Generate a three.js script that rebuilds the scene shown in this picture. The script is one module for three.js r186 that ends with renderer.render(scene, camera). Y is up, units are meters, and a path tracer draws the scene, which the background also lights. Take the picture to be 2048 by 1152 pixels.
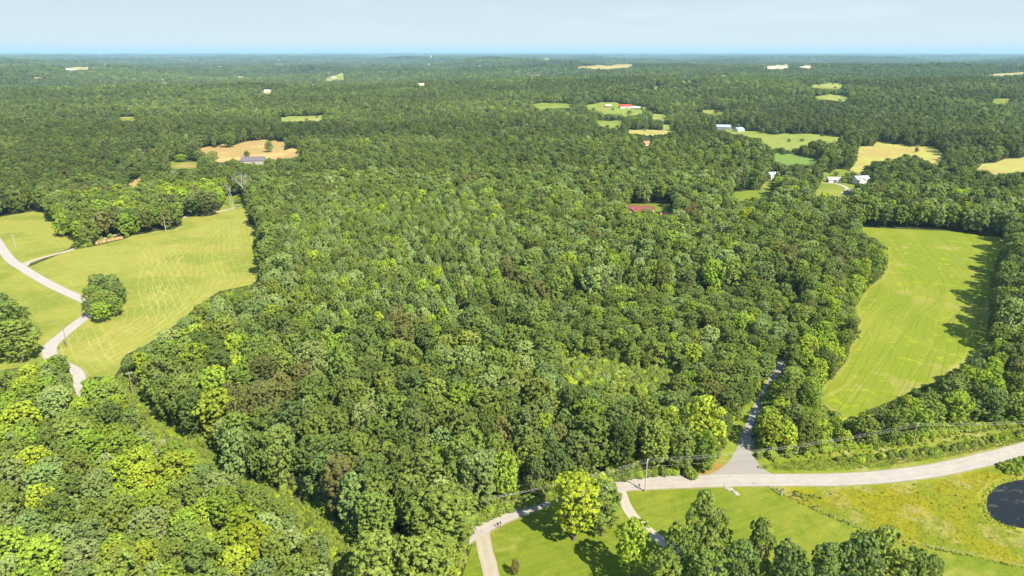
import * as THREE from 'three';
import { mergeGeometries } from 'three/addons/utils/BufferGeometryUtils.js';

// ---------------------------------------------------------------- camera, sky, sun, exposure, haze
const scene = new THREE.Scene();
const CAM_H = 118, PITCH = 19.04 * Math.PI / 180, FOCAL = 1365;          // focal length in pixels of the 2048 x 1152 photograph
const camera = new THREE.PerspectiveCamera(2 * Math.atan(576 / FOCAL) * 180 / Math.PI, 16 / 9, 1, 60000);
camera.position.set(0, CAM_H, 0);
camera.rotation.set(-PITCH, 0, 0);
camera.updateMatrixWorld();

const renderer = new THREE.WebGLRenderer({ antialias: true });
renderer.setSize(1024, 576);
renderer.toneMapping = THREE.LinearToneMapping;
renderer.toneMappingExposure = 2.85;
renderer.shadowMap.enabled = true;

const SUN = new THREE.Vector3(0.77 * 0.624, 0.781, 0.64 * 0.624).normalize();
const sun = new THREE.DirectionalLight(0xfff2dc, 4.2);
sun.position.copy(SUN).multiplyScalar(2000);
sun.castShadow = true;
sun.shadow.mapSize.set(4096, 4096);
Object.assign(sun.shadow.camera, { left: -700, right: 700, top: 700, bottom: -700, near: 10, far: 5000 });
sun.target.position.set(0, 0, -350);
scene.add(sun, sun.target);

// ---------------------------------------------------------------- seeded randomness and noise
function mulberry(a) { return () => { a |= 0; a = a + 0x6D2B79F5 | 0; let t = Math.imul(a ^ a >>> 15, 1 | a); t = t + Math.imul(t ^ t >>> 7, 61 | t) ^ t; return ((t ^ t >>> 14) >>> 0) / 4294967296; }; }
let rnd = mulberry(7);
const rr = (a, b) => a + (b - a) * rnd();
const clamp = (x, a = 0, b = 1) => Math.min(b, Math.max(a, x));
const smooth = (a, b, x) => { const t = clamp((x - a) / (b - a)); return t * t * (3 - 2 * t); };
const lerp = (a, b, t) => a + (b - a) * t;
function hash(x, y, s = 0) { let h = Math.imul(x, 374761393) + Math.imul(y, 668265263) + Math.imul(s, 1274126177) | 0; h = Math.imul(h ^ h >>> 13, 1274126177); return ((h ^ h >>> 16) >>> 0) / 4294967296; }
function vnoise(x, y, s = 0) {
  const xi = Math.floor(x), yi = Math.floor(y), u = x - xi, v = y - yi, a = u * u * (3 - 2 * u), b = v * v * (3 - 2 * v);
  return lerp(lerp(hash(xi, yi, s), hash(xi + 1, yi, s), a), lerp(hash(xi, yi + 1, s), hash(xi + 1, yi + 1, s), a), b);
}
function fbm(x, y, o = 4, s = 0) { let t = 0, a = 0.5, n = 0; for (let i = 0; i < o; i++) { t += a * vnoise(x, y, s + i); n += a; a *= 0.5; x = x * 2.03 + 7.1; y = y * 2.03 + 3.7; } return t / n; }

{ // the sky: air only, paler to the horizon, with a trace of thin cloud
  const W = 1024, H = 512, d = new Float32Array(W * H * 4);
  for (let j = 0; j < H; j++) for (let i = 0; i < W; i++) {
    const el = ((j + 0.5) / H - 0.5) * Math.PI, az = ((i + 0.5) / W - 0.5) * 2 * Math.PI;
    const y = Math.max(0, Math.sin(el)), k = 1 - Math.exp(-y * 3.2), k2 = 1 - Math.exp(-y * 1.4);
    const c = Math.cos(el) * (Math.cos(az) * SUN.x + Math.sin(az) * SUN.z) + Math.sin(el) * SUN.y;
    const glow = 0.22 * Math.pow(Math.max(0, c), 8);
    let r = lerp(0.278, 0.13, k), g = lerp(0.308, 0.225, k), b = lerp(0.312, 0.31, k);
    r = lerp(r, 0.05, k2); g = lerp(g, 0.11, k2); b = lerp(b, 0.24, k2);
    const cl = smooth(0.56, 0.8, fbm(az * 5 + 3, el * 42, 5, 40)) * smooth(0.005, 0.05, el) * 0.02;
    const o = (j * W + i) * 4; d[o] = r + glow + cl; d[o + 1] = g + glow * 0.95 + cl * 0.9; d[o + 2] = b + glow * 0.85 + cl * 0.8; d[o + 3] = 1;
  }
  const t = new THREE.DataTexture(d, W, H, THREE.RGBAFormat, THREE.FloatType);
  t.mapping = THREE.EquirectangularReflectionMapping; t.minFilter = t.magFilter = THREE.LinearFilter; t.needsUpdate = true;
  scene.background = t; scene.environment = t;
}
scene.fog = new THREE.FogExp2(new THREE.Color().setRGB(0.39, 0.69, 0.92), 0.00005);

// ---------------------------------------------------------------- terrain and the way from photo pixels to the ground
function terrain(x, z) {
  const r = Math.hypot(x, z);
  let h = 0;
  const a = smooth(1000, 2700, r);
  if (a > 0) h += a * ((fbm(x / 1300 + 9, z / 900 + 4, 3, 11) - 0.5) * (150 - 20 * smooth(9000, 20000, r)) + 30 * smooth(12000, 36000, r));
  return h;
}
const cp = Math.cos(PITCH), sp = Math.sin(PITCH);
function dirOf(px, py) { const x = (px - 1024) / FOCAL, v = (576 - py) / FOCAL; return [x, v * cp - sp, -cp - v * sp]; }
function ground(px, py) {                                                // the point of the ground that a pixel looks at
  const [dx, dy, dz] = dirOf(px, Math.max(py, 113.5));
  let t = CAM_H / -dy, flat = Math.hypot(dx, dz) * t;
  if (flat > 900) {
    t = 850 / Math.hypot(dx, dz); const st = 1.006;
    for (let i = 0; i < 900; i++) { if (CAM_H + dy * t < terrain(dx * t, dz * t)) break; t *= st; if (t > 36000) break; }
  }
  return [dx * t, dz * t];
}
function project(x, y, z) {                                              // world to photo pixels
  const yy = y - CAM_H, dep = -(z * cp) - yy * sp, up = yy * cp - z * sp;
  return dep <= 1 ? null : [1024 + FOCAL * x / dep, 576 - FOCAL * up / dep, dep];
}
const G = (pts) => pts.map(([x, y]) => ground(x, y));
function inside(poly, x, y) { let c = false; for (let i = 0, j = poly.length - 1; i < poly.length; j = i++) { const a = poly[i], b = poly[j]; if ((a[1] > y) !== (b[1] > y) && x < (b[0] - a[0]) * (y - a[1]) / (b[1] - a[1]) + a[0]) c = !c; } return c; }
function boxed(pts) { return { p: pts, x0: Math.min(...pts.map(q => q[0])), x1: Math.max(...pts.map(q => q[0])), y0: Math.min(...pts.map(q => q[1])), y1: Math.max(...pts.map(q => q[1])) }; }
const hit = (b, x, y) => x > b.x0 && x < b.x1 && y > b.y0 && y < b.y1 && inside(b.p, x, y);

// ---------------------------------------------------------------- names, labels, materials
const used = {};
function numbered(name) { const n = used[name] = (used[name] ?? -1) + 1; return n ? name + '_' + String(n).padStart(3, '0') : name; }
function shade(o) { o.traverse(m => { if (m.isMesh) m.castShadow = m.receiveShadow = true; }); return o; }
function thing(o, name, label, category, group) { o.name = numbered(name); o.userData = { label, category }; if (group) o.userData.group = group; scene.add(shade(o)); return o; }
function struct(geo, mat, name, label, category) { const m = new THREE.Mesh(geo, mat); m.name = numbered(name); m.userData = { kind: 'structure', label, category }; scene.add(shade(m)); return m; }
function part(name, geo, mat, parent) { const m = new THREE.Mesh(geo, mat); m.name = name; parent.add(m); return m; }
const M = (r, g, b, rough = 0.9, metal = 0) => new THREE.MeshStandardMaterial({ color: new THREE.Color().setRGB(r, g, b), roughness: rough, metalness: metal });

// a colour texture over a rectangle of the ground, painted with matter: f(x, z) -> linear rgb, then strokes
function groundTexture(x0, z0, x1, z1, W, f, strokes) {
  const H = Math.min(2048, Math.round(W * (z1 - z0) / (x1 - x0))), a = new Float32Array(W * H * 3);
  for (let j = 0; j < H; j++) for (let i = 0; i < W; i++) { const c = f(x0 + (i + 0.5) / W * (x1 - x0), z0 + (j + 0.5) / H * (z1 - z0)); const o = (j * W + i) * 3; a[o] = c[0]; a[o + 1] = c[1]; a[o + 2] = c[2]; }
  const sx = W / (x1 - x0), sz = H / (z1 - z0);
  if (strokes) strokes((pts, width, col, alpha, broken = 0.5) => {       // pts in metres
    const sd = Math.floor(rnd() * 1e6);
    for (let k = 0; k + 1 < pts.length; k++) {
      const [ax, az] = pts[k], [bx, bz] = pts[k + 1], L = Math.hypot(bx - ax, bz - az), n = Math.max(1, Math.ceil(L * sx * 1.2));
      for (let s = 0; s < n; s++) {
        const t = s / n, x = lerp(ax, bx, t), z = lerp(az, bz, t), w = width * (0.7 + 0.6 * vnoise(x / 4, z / 4, sd));
        const al = alpha * clamp(1 - broken * 2 * (1 - vnoise(x / 9, z / 9, sd + 3))) ;
        if (al <= 0.02) continue;
        const ci = (x - x0) * sx, cj = (z - z0) * sz, R = w / 2 * sx;
        for (let j = Math.floor(cj - R); j <= cj + R; j++) for (let i = Math.floor(ci - R); i <= ci + R; i++) {
          if (i < 0 || j < 0 || i >= W || j >= H) continue;
          const q = Math.hypot(i - ci, j - cj) / Math.max(R, 0.6); if (q > 1) continue;
          const o = (j * W + i) * 3, m = al * (1 - q * q) * 0.5 * (0.6 + 0.8 * hash(i, j, sd));
          for (let c = 0; c < 3; c++) a[o + c] = lerp(a[o + c], col[c], clamp(m));
        }
      }
    }
  });
  const b = new Uint8Array(W * H * 4);
  for (let i = 0; i < W * H; i++) { for (let c = 0; c < 3; c++) { const v = clamp(a[i * 3 + c]); b[i * 4 + c] = 255 * (v <= 0.0031308 ? 12.92 * v : 1.055 * Math.pow(v, 1 / 2.4) - 0.055); } b[i * 4 + 3] = 255; }
  const t = new THREE.DataTexture(b, W, H); t.colorSpace = THREE.SRGBColorSpace; t.magFilter = t.minFilter = THREE.LinearFilter; t.needsUpdate = true;
  t.userData = { x0, z0, x1, z1 }; return t;
}
const grainTex = (() => { const N = 256, b = new Uint8Array(N * N * 4); for (let i = 0; i < N * N; i++) { const x = i % N, y = i / N | 0; const v = 255 * (0.5 * hash(x, y, 3) + 0.5 * hash(x >> 2, y >> 2, 4)); b.set([v, v, v, 255], i * 4); } const t = new THREE.DataTexture(b, N, N); t.wrapS = t.wrapT = THREE.RepeatWrapping; t.magFilter = THREE.LinearFilter; t.needsUpdate = true; return t; })();

// a sheet laid on the ground inside an outline in metres
function sheet(outline, lift, box, cell = 0) {
  const pts = outline.map(([x, z]) => new THREE.Vector2(x, z));
  if (THREE.ShapeUtils.isClockWise(pts)) pts.reverse();
  let tri = THREE.ShapeUtils.triangulateShape(pts, []).map(t => t.map(i => [pts[i].x, pts[i].y]));
  if (cell) for (let pass = 0; pass < 9; pass++) {
    const out = []; let more = false;
    for (const t of tri) {
      let e = 0, L = 0; for (let k = 0; k < 3; k++) { const d = Math.hypot(t[k][0] - t[(k + 1) % 3][0], t[k][1] - t[(k + 1) % 3][1]); if (d > L) { L = d; e = k; } }
      if (L > cell) { const a = t[e], b = t[(e + 1) % 3], c = t[(e + 2) % 3], m = [(a[0] + b[0]) / 2, (a[1] + b[1]) / 2]; out.push([a, m, c], [m, b, c]); more = true; } else out.push(t);
    }
    tri = out; if (!more || tri.length > 20000) break;
  }
  const pos = [], uv = [];
  for (const t of tri) for (const [x, z] of [t[0], t[2], t[1]]) {
    const r = Math.hypot(x, z); pos.push(x, terrain(x, z) + lift + Math.max(0, r - 900) * 0.0016, z);
    if (box) uv.push((x - box.x0) / (box.x1 - box.x0), (z - box.z0) / (box.z1 - box.z0)); else uv.push(x / 20, z / 20);
  }
  const g = new THREE.BufferGeometry(); g.setAttribute('position', new THREE.Float32BufferAttribute(pos, 3)); g.setAttribute('uv', new THREE.Float32BufferAttribute(uv, 2)); g.computeVertexNormals(); return g;
}
function spline(pts, n = 8) { const c = new THREE.CatmullRomCurve3(pts.map(([x, z]) => new THREE.Vector3(x, 0, z)), false, 'centripetal'); return c.getPoints((pts.length - 1) * n).map(v => [v.x, v.z]); }
function ragged(outline, step = 4, amp = 0.5, s = 1) {                    // the same outline with an uneven edge
  const out = [];
  for (let i = 0; i < outline.length; i++) { const a = outline[i], b = outline[(i + 1) % outline.length], L = Math.hypot(b[0] - a[0], b[1] - a[1]), n = Math.max(1, Math.ceil(L / step)); const nx = -(b[1] - a[1]) / L, nz = (b[0] - a[0]) / L;
    for (let k = 0; k < n; k++) { const t = k / n, x = lerp(a[0], b[0], t), z = lerp(a[1], b[1], t), d = (fbm(x / step / 1.5, z / step / 1.5, 3, s) - 0.5) * 2 * amp; out.push([x + nx * d, z + nz * d]); } }
  return out;
}
const boundsOf = (o, m = 2) => ({ x0: Math.min(...o.map(p => p[0])) - m, x1: Math.max(...o.map(p => p[0])) + m, z0: Math.min(...o.map(p => p[1])) - m, z1: Math.max(...o.map(p => p[1])) + m });

// ---------------------------------------------------------------- what lies open between the woods (outlines in photo pixels)
const V = {
  hay: [[52, 536], [138, 501], [191, 492], [247, 479], [264, 471], [293, 467], [311, 462], [346, 459], [364, 450], [362, 438], [372, 428], [440, 421], [446, 408], [484, 408], [496, 421], [499, 447], [516, 459], [505, 483], [510, 509], [513, 527], [517, 550], [510, 568], [440, 582], [393, 612], [367, 638], [332, 662], [296, 688], [252, 709], [243, 720], [242, 733], [229, 752], [172, 756], [150, 738], [115, 712], [117, 690], [138, 655], [175, 641], [190, 615], [172, 598], [100, 566]],
  upper: [[-60, 444], [0, 434], [40, 427], [76, 421], [90, 429], [108, 440], [118, 455], [114, 472], [150, 473], [152, 480], [138, 497], [52, 530], [40, 527], [16, 510], [-60, 400]],
  lower: [[-120, 480], [-10, 490], [20, 522], [60, 548], [170, 604], [178, 616], [172, 632], [120, 672], [92, 690], [84, 724], [60, 730], [0, 742], [-120, 760]],
  leftRoad: [[-20, 430], [25, 505], [56, 535], [172, 595], [192, 612], [180, 640], [140, 668], [118, 690], [112, 716], [86, 716], [86, 690], [110, 668], [165, 630], [172, 612], [160, 606], [60, 560], [0, 520], [-40, 490]],
  leftRoadEnd: [[140, 735], [152, 742], [168, 758], [168, 786], [158, 796], [152, 792], [146, 770]],
  field: [[1622, 449], [1714, 454], [1895, 462], [2024, 478], [2000, 503], [1985, 571], [1977, 639], [1979, 684], [1964, 708], [1905, 743], [1844, 773], [1741, 819], [1688, 848], [1651, 811], [1630, 793], [1660, 757], [1690, 725], [1707, 680], [1721, 639], [1706, 619], [1731, 581], [1769, 547], [1775, 496], [1745, 475], [1706, 458]],
  lane: [[1400, 955], [1440, 918], [1463, 862], [1487, 818], [1520, 776], [1545, 746], [1562, 714], [1572, 717], [1562, 758], [1527, 815], [1514, 856], [1508, 893], [1502, 930], [1520, 960]],
  verge: [[1400, 955], [1300, 948], [1232, 957], [1120, 990], [1020, 1018], [936, 1044], [960, 1075], [1300, 1000], [2200, 1000], [2200, 842], [2048, 850], [1990, 852], [1930, 860], [1881, 866], [1811, 886], [1688, 894], [1561, 911], [1508, 921]],
  front: [[968, 1056], [1300, 985], [2300, 900], [2700, 1900], [900, 1900], [925, 1152], [945, 1110]],
  cut: [[234, 752], [252, 744], [268, 768], [300, 800], [345, 848], [372, 872], [410, 893], [470, 934], [540, 978], [625, 1014], [716, 1068], [735, 1090], [738, 1180], [662, 1180], [662, 1110], [640, 1060], [612, 1036], [540, 992], [470, 950], [436, 924], [376, 902], [326, 878], [298, 856], [282, 826], [254, 792]],
  clearing: [[1120, 728], [1180, 718], [1250, 738], [1345, 738], [1335, 770], [1300, 790], [1250, 784], [1180, 776], [1130, 768]],
  tan: [[398, 298], [444, 291], [533, 283], [564, 285], [567, 298], [626, 305], [581, 313], [526, 317], [438, 321], [403, 309]],
  shedYard: [[484, 311], [530, 311], [530, 326], [484, 326]],
  yardLeft: [[328, 325], [350, 321], [397, 324], [390, 338], [345, 337]],
  tanPath: [[256, 371], [270, 360], [287, 352], [284, 362], [266, 373]],
  farGreen: [[547, 238], [580, 234], [640, 233], [662, 229], [640, 241], [570, 244]],
  farGreenB: [[520, 254], [543, 250], [542, 257], [524, 258]],
  farGreenC: [[234, 236], [262, 235], [282, 236], [262, 241], [240, 240]],
  houseLeft: [[288, 301], [312, 301], [312, 309], [288, 309]],
  driveHouse: [[448, 396], [480, 388], [492, 392], [492, 408], [450, 410]],
  knoll: [[1061, 211], [1090, 206], [1125, 207], [1152, 213], [1110, 218], [1075, 217]],
  farm: [[1165, 213], [1200, 208], [1245, 208], [1296, 216], [1300, 222], [1262, 230], [1215, 228], [1180, 222]],
  farmB: [[1302, 229], [1333, 231], [1330, 239], [1304, 238]],
  farmC: [[1193, 243], [1244, 243], [1242, 255], [1212, 256], [1198, 250]],
  farmD: [[1326, 250], [1350, 252], [1348, 262], [1326, 260]],
  farmTan: [[1250, 261], [1290, 260], [1345, 262], [1330, 268], [1260, 268]],
  paleStrip: [[998, 252], [1030, 248], [1063, 245], [1060, 251], [1004, 256]],
  houseRed: [[1256, 408], [1312, 408], [1346, 411], [1346, 431], [1318, 428], [1295, 424], [1258, 428]],
  houseOrange: [[1286, 276], [1300, 276], [1300, 290], [1286, 290]],
  blueField: [[1433, 258], [1470, 262], [1530, 266], [1600, 270], [1704, 275], [1690, 281], [1625, 283], [1590, 296], [1545, 296], [1520, 278], [1470, 268]],
  blueBarns: [[1430, 248], [1490, 252], [1490, 262], [1430, 260]],
  knollB: [[1399, 221], [1425, 219], [1450, 226], [1446, 230], [1410, 227]],
  greenB: [[1546, 307], [1580, 309], [1642, 319], [1640, 326], [1590, 329], [1550, 322]],
  tanB: [[1718, 291], [1770, 288], [1830, 293], [1885, 301], [1884, 324], [1872, 331], [1850, 316], [1828, 310], [1815, 302], [1782, 316], [1745, 318], [1714, 344], [1702, 340], [1712, 312]],
  tanC: [[1930, 327], [1962, 330], [2060, 311], [2100, 318], [2060, 342], [1985, 347], [1962, 336]],
  yard: [[1646, 346], [1700, 340], [1714, 352], [1738, 350], [1736, 368], [1708, 376], [1705, 390], [1680, 393], [1622, 388], [1640, 370]],
  scrubGreen: [[1455, 394], [1480, 382], [1555, 380], [1540, 392], [1480, 402]],
  strip: [[1534, 360], [1548, 356], [1538, 376], [1520, 378]],
  whiteLow: [[1538, 340], [1554, 340], [1556, 352], [1538, 354]],
  farF: [[1616, 172], [1660, 168], [1690, 170], [1680, 177], [1640, 178]],
  farG: [[1618, 196], [1660, 191], [1700, 196], [1690, 203], [1650, 200]],
  farH: [[1980, 199], [2022, 200], [2016, 208], [1990, 206]],
  farI: [[1984, 150], [2046, 147], [2050, 150], [1990, 154]],
  ridge: [[1138, 135], [1190, 133], [1265, 131], [1260, 136], [1200, 138]],
  barnsA: [[1532, 134], [1575, 131], [1578, 138], [1535, 140]],
  barnsB: [[1594, 135], [1624, 132], [1622, 138]],
  barnsC: [[126, 138], [180, 136], [178, 141], [130, 141]],
  farK: [[650, 158], [687, 148], [688, 160], [655, 163]],
  farL: [[504, 185], [547, 181], [540, 187]],
  farM: [[836, 168], [852, 167], [850, 172], [838, 172]],
  bales: [[186, 483], [250, 471], [252, 482], [190, 495]],
  leftGap: [[18, 384], [40, 383], [42, 390], [22, 391]],
};
for (let k = 0; k < 26; k++) {                                           // slivers of pasture among the far woods
  const y = 118 + 62 * Math.pow(rnd(), 1.6), x = rr(-100, 2150), w = rr(5, 20) * (0.6 + (y - 118) / 60), h = 0.5 + (y - 118) * 0.02;
  V['sliver' + k] = [[x - w, y], [x - w * 0.4, y - h], [x + w * 0.6, y - h * 0.8], [x + w, y + h * 0.3], [x + w * 0.2, y + h], [x - w * 0.6, y + h * 0.6]];
}
{ // edges of pastures are uneven
  const near = new Set(['hay', 'upper', 'lower', 'leftRoad', 'leftRoadEnd', 'field', 'lane', 'verge', 'front', 'cut', 'bales', 'houseRed', 'shedYard', 'houseLeft', 'houseOrange', 'blueBarns', 'whiteLow']);
  for (const k in V) if (!near.has(k)) { const b = boxed(V[k]), hh = b.y1 - b.y0, ww = b.x1 - b.x0, out = []; V[k].forEach((a, i) => { const c = V[k][(i + 1) % V[k].length]; for (let t = 0; t < 4; t++) { const x = lerp(a[0], c[0], t / 4), y = lerp(a[1], c[1], t / 4); out.push([x + (hash(i * 4 + t, 3, k.length + k.charCodeAt(0)) - 0.5) * ww * 0.05, y + (hash(i * 4 + t, 5, k.length + k.charCodeAt(0)) - 0.5) * hh * 0.22]); } }); V[k] = out; }
}
const openList = Object.values(V).map(boxed);
const openAt = (x, y) => openList.some(b => hit(b, x, y));

// ---------------------------------------------------------------- the ground: one sheet to the horizon
{
  const rad = [0]; for (let r = 6; r < 40000; r *= 1.045) rad.push(r); rad.push(40000);
  const NA = 540, pos = [], col = [], idx = [];
  rad.forEach((r, j) => { for (let i = 0; i <= NA; i++) { const a = i / NA * Math.PI * 2, x = Math.sin(a) * r, z = -Math.cos(a) * r; pos.push(x, terrain(x, z), z); const n = fbm(x / 60, z / 60, 3, 5); col.push(0.042 * (0.6 + 0.8 * n), 0.052 * (0.6 + 0.8 * n), 0.02 * (0.6 + 0.8 * n)); if (j && i) { const b = j * (NA + 1) + i, p = b - NA - 1; idx.push(p - 1, p, b - 1, p, b, b - 1); } } });
  const g = new THREE.BufferGeometry(); g.setAttribute('position', new THREE.Float32BufferAttribute(pos, 3)); g.setAttribute('color', new THREE.Float32BufferAttribute(col, 3)); g.setIndex(idx); g.computeVertexNormals();
  struct(g, new THREE.MeshPhysicalMaterial({ vertexColors: true, roughness: 1, specularIntensity: 0.1 }), 'ground', 'rolling wooded ground reaching to the horizon', 'ground');
}
const mix3 = (a, b, t) => [lerp(a[0], b[0], t), lerp(a[1], b[1], t), lerp(a[2], b[2], t)];
const GR = { hay: [0.212, 0.226, 0.044], straw: [0.300, 0.275, 0.095], green: [0.138, 0.180, 0.026], field: [0.145, 0.188, 0.018], lawn: [0.118, 0.158, 0.015], olive: [0.195, 0.192, 0.012], tan: [0.290, 0.215, 0.082], pasture: [0.185, 0.225, 0.050] };
const grassMat = (tex) => new THREE.MeshPhysicalMaterial({ map: tex, roughness: 1, specularIntensity: 0.1 });

{ // mown hay field with the rake and baler tracks
  const o = ragged(G(V.hay), 5, 0.7, 21), bx = boundsOf(o);
  const tex = groundTexture(bx.x0, bx.z0, bx.x1, bx.z1, 1500, (x, z) => { const n = fbm(x / 22, z / 22, 4, 31), m = fbm(x / 3.2, z / 3.2, 3, 32), w = hash(Math.floor(x * 4), Math.floor(z * 4), 9); let c = mix3(GR.hay, GR.green, smooth(0.42, 0.7, n) * 0.75); c = mix3(c, GR.straw, smooth(0.5, 0.8, m) * 0.33); return c.map(v => v * (0.86 + 0.28 * w)); }, (line) => {
    const S = [];
    // long tracks seen in the photograph, fanned from the far end of the field
    const near = [[150, 520], [200, 530], [262, 520], [318, 512], [356, 505], [396, 500], [433, 500], [470, 505], [500, 515]];
    const fan = [[[455, 432], [400, 458], [330, 480], [235, 505], [160, 540]], [[460, 436], [420, 460], [372, 490], [335, 520], [318, 560], [330, 600], [350, 640]], [[462, 438], [430, 462], [395, 492], [372, 520], [368, 552], [352, 590], [300, 640], [220, 690]], [[458, 440], [440, 468], [425, 495], [428, 530], [440, 565], [410, 590], [350, 630]], [[466, 440], [470, 470], [474, 500], [482, 530], [484, 560], [440, 580]], [[470, 440], [490, 458], [508, 470]], [[310, 500], [320, 530], [335, 560], [345, 580], [335, 600], [290, 640]], [[280, 500], [300, 520], [330, 545], [345, 575], [370, 585]], [[250, 520], [275, 510], [320, 505], [330, 530]], [[270, 600], [285, 615], [275, 650], [230, 690], [180, 720]], [[255, 580], [300, 590], [318, 610], [300, 640], [250, 670], [200, 690], [165, 720]], [[150, 660], [160, 690], [180, 730], [200, 745]], [[140, 680], [150, 715], [175, 745]], [[240, 650], [205, 660], [168, 668], [150, 690]], [[100, 545], [150, 560], [180, 570]], [[80, 540], [140, 530], [230, 525], [300, 520]]];
    for (const f of fan) { const p = spline(f.map(q => ground(...q)), 14); for (let k = -3; k <= 3; k++) S.push([p.map(([x, z], i) => { const q = p[Math.min(i + 1, p.length - 1)], r = p[Math.max(i - 1, 0)], L = Math.hypot(q[0] - r[0], q[1] - r[1]) || 1; return [x - (q[1] - r[1]) / L * k * 3.4, z + (q[0] - r[0]) / L * k * 3.4]; }), rr(0.3, 0.55), rr(0.2, 0.6)]); }
    // rounds parallel to the wood's edge
    const edge = spline([[499, 430], [498, 460], [500, 490], [503, 520], [506, 552], [470, 573], [410, 595], [372, 625], [325, 662], [270, 698], [225, 735]].map(q => ground(...q)), 10);
    for (let k = 1; k < 13; k++) S.push([edge.map(([x, z], i) => { const q = edge[Math.min(i + 1, edge.length - 1)], r = edge[Math.max(i - 1, 0)], L = Math.hypot(q[0] - r[0], q[1] - r[1]) || 1; return [x - (q[1] - r[1]) / L * k * -5.2, z + (q[0] - r[0]) / L * k * -5.2]; }), rr(0.35, 0.7), rr(0.25, 0.65)]);
    for (let k = 0; k < 160; k++) { const [x, z] = ground(rr(90, 500), rr(440, 740)), a = rr(0, 6.28), L = rr(6, 26), cu = rr(-0.05, 0.05), p = []; for (let s = 0, t = a, X = x, Z = z; s < L; s++, t += cu) { p.push([X, Z]); X += Math.cos(t); Z += Math.sin(t); } S.push([p, rr(0.3, 0.6), rr(0.3, 0.6)]); }
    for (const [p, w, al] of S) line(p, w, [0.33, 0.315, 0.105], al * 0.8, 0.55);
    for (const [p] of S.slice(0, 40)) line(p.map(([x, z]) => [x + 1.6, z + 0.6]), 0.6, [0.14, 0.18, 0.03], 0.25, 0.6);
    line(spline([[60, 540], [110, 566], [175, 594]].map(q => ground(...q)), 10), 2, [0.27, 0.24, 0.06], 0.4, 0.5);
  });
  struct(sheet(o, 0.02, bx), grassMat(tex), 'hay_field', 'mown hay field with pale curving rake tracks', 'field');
}
{ // the crop field with fine rows
  const o = ragged(G(V.field).map(([x, z], i) => [x + (i > 3 && i < 10 ? 9 : 0), z]), 5, 0.6, 22), bx = boundsOf(o);
  const tex = groundTexture(bx.x0, bx.z0, bx.x1, bx.z1, 1000, (x, z) => { const n = fbm(x / 16, z / 30, 4, 35), m = fbm(x / 2.6, z / 2.6, 3, 36), w = hash(Math.floor(x * 4), Math.floor(z * 4), 8); let c = mix3(GR.field, [0.182, 0.208, 0.028], smooth(0.4, 0.7, n) * 0.8); c = mix3(c, [0.26, 0.30, 0.012], smooth(0.58, 0.72, m) * smooth(0.42, 0.65, fbm(x / 9, z / 9, 2, 39)) * 0.45); c = mix3(c, [0.24, 0.22, 0.07], smooth(0.6, 0.8, fbm(x / 12 + 40, z / 12, 3, 37)) * 0.6); return c.map(v => v * (0.84 + 0.32 * w)); }, (line) => {
    const base = spline([[1765, 470], [1800, 510], [1830, 545], [1842, 590], [1800, 640], [1775, 690], [1730, 760], [1690, 820]].map(q => ground(...q)), 12);
    for (let k = -14; k < 26; k++) { const p = base.map(([x, z]) => [x + k * 2.7 + 2 * Math.sin(z / 25 + k), z]); line(p, 0.6, k % 6 ? [0.085, 0.125, 0.014] : [0.25, 0.245, 0.07], 0.9, 0.5); }
    const left = spline([[1628, 795], [1688, 730], [1706, 684], [1722, 642], [1716, 615], [1735, 583], [1772, 548], [1776, 500]].map(q => ground(...q)), 8); line(left, 2.4, [0.22, 0.22, 0.05], 0.3, 0.5);
    line(spline([[1640, 800], [1690, 770], [1715, 745]].map(q => ground(...q)), 8), 2, [0.24, 0.23, 0.06], 0.25, 0.6);
    line(spline([[1976, 600], [1972, 690], [1900, 742]].map(q => ground(...q)), 8), 4, [0.27, 0.26, 0.08], 0.4, 0.45);
  });
  struct(sheet(o, 0.02, bx), grassMat(tex), 'crop_field', 'long bright green field with faint curving rows beside the lane', 'field');
}
for (const [key, name, label, s] of [['upper', 'hay_field', 'small mown hay field above the gravel drive', 51], ['lower', 'hay_field', 'mown field inside the bend of the country road', 52]]) {
  const o = ragged(G(V[key]), 5, 0.4, s), bx = boundsOf(o);
  const tex = groundTexture(bx.x0, bx.z0, bx.x1, bx.z1, 900, (x, z) => { const n = fbm(x / 18, z / 18, 4, s), m = fbm(x / 3, z / 3, 3, s + 3), w = hash(Math.floor(x * 4), Math.floor(z * 4), s); let c = mix3(GR.hay, GR.green, smooth(0.35, 0.7, n) * 0.85); c = mix3(c, GR.straw, smooth(0.5, 0.85, m) * 0.3); return c.map(v => v * (0.86 + 0.28 * w)); }, (line) => {
    const b = key === 'upper' ? [[40, 435], [58, 450], [62, 470], [75, 490], [95, 503]] : [[20, 560], [90, 590], [135, 620], [130, 645], [90, 672], [60, 690]];
    const p = spline(b.map(q => ground(...q)), 10); for (let k = -7; k < 8; k++) line(p.map(([x, z]) => [x + k * 5.3, z + k * 1.2]), rr(0.35, 0.7), [0.33, 0.315, 0.105], rr(0.3, 0.6), 0.55);
  });
  struct(sheet(o, 0.02, bx), grassMat(tex), name, label, 'field');
}
const fenceLine = spline([[1508, 969], [1545, 978], [1590, 1000], [1640, 1026], [1700, 1050], [1745, 1068], [1800, 1084], [1880, 1102], [1960, 1116], [2048, 1136], [2150, 1158], [2300, 1190]].map(q => ground(...q)), 6);
const roadMain = spline([[880, 1110], [920, 1080], [958, 1056], [1010, 1030], [1060, 1010], [1115, 995], [1180, 980], [1240, 970], [1310, 966], [1390, 963], [1460, 961], [1560, 960], [1680, 959], [1780, 952], [1860, 942], [1930, 928], [1990, 914], [2048, 899], [2140, 872], [2300, 838]].map(q => ground(...q)), 8);
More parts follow.
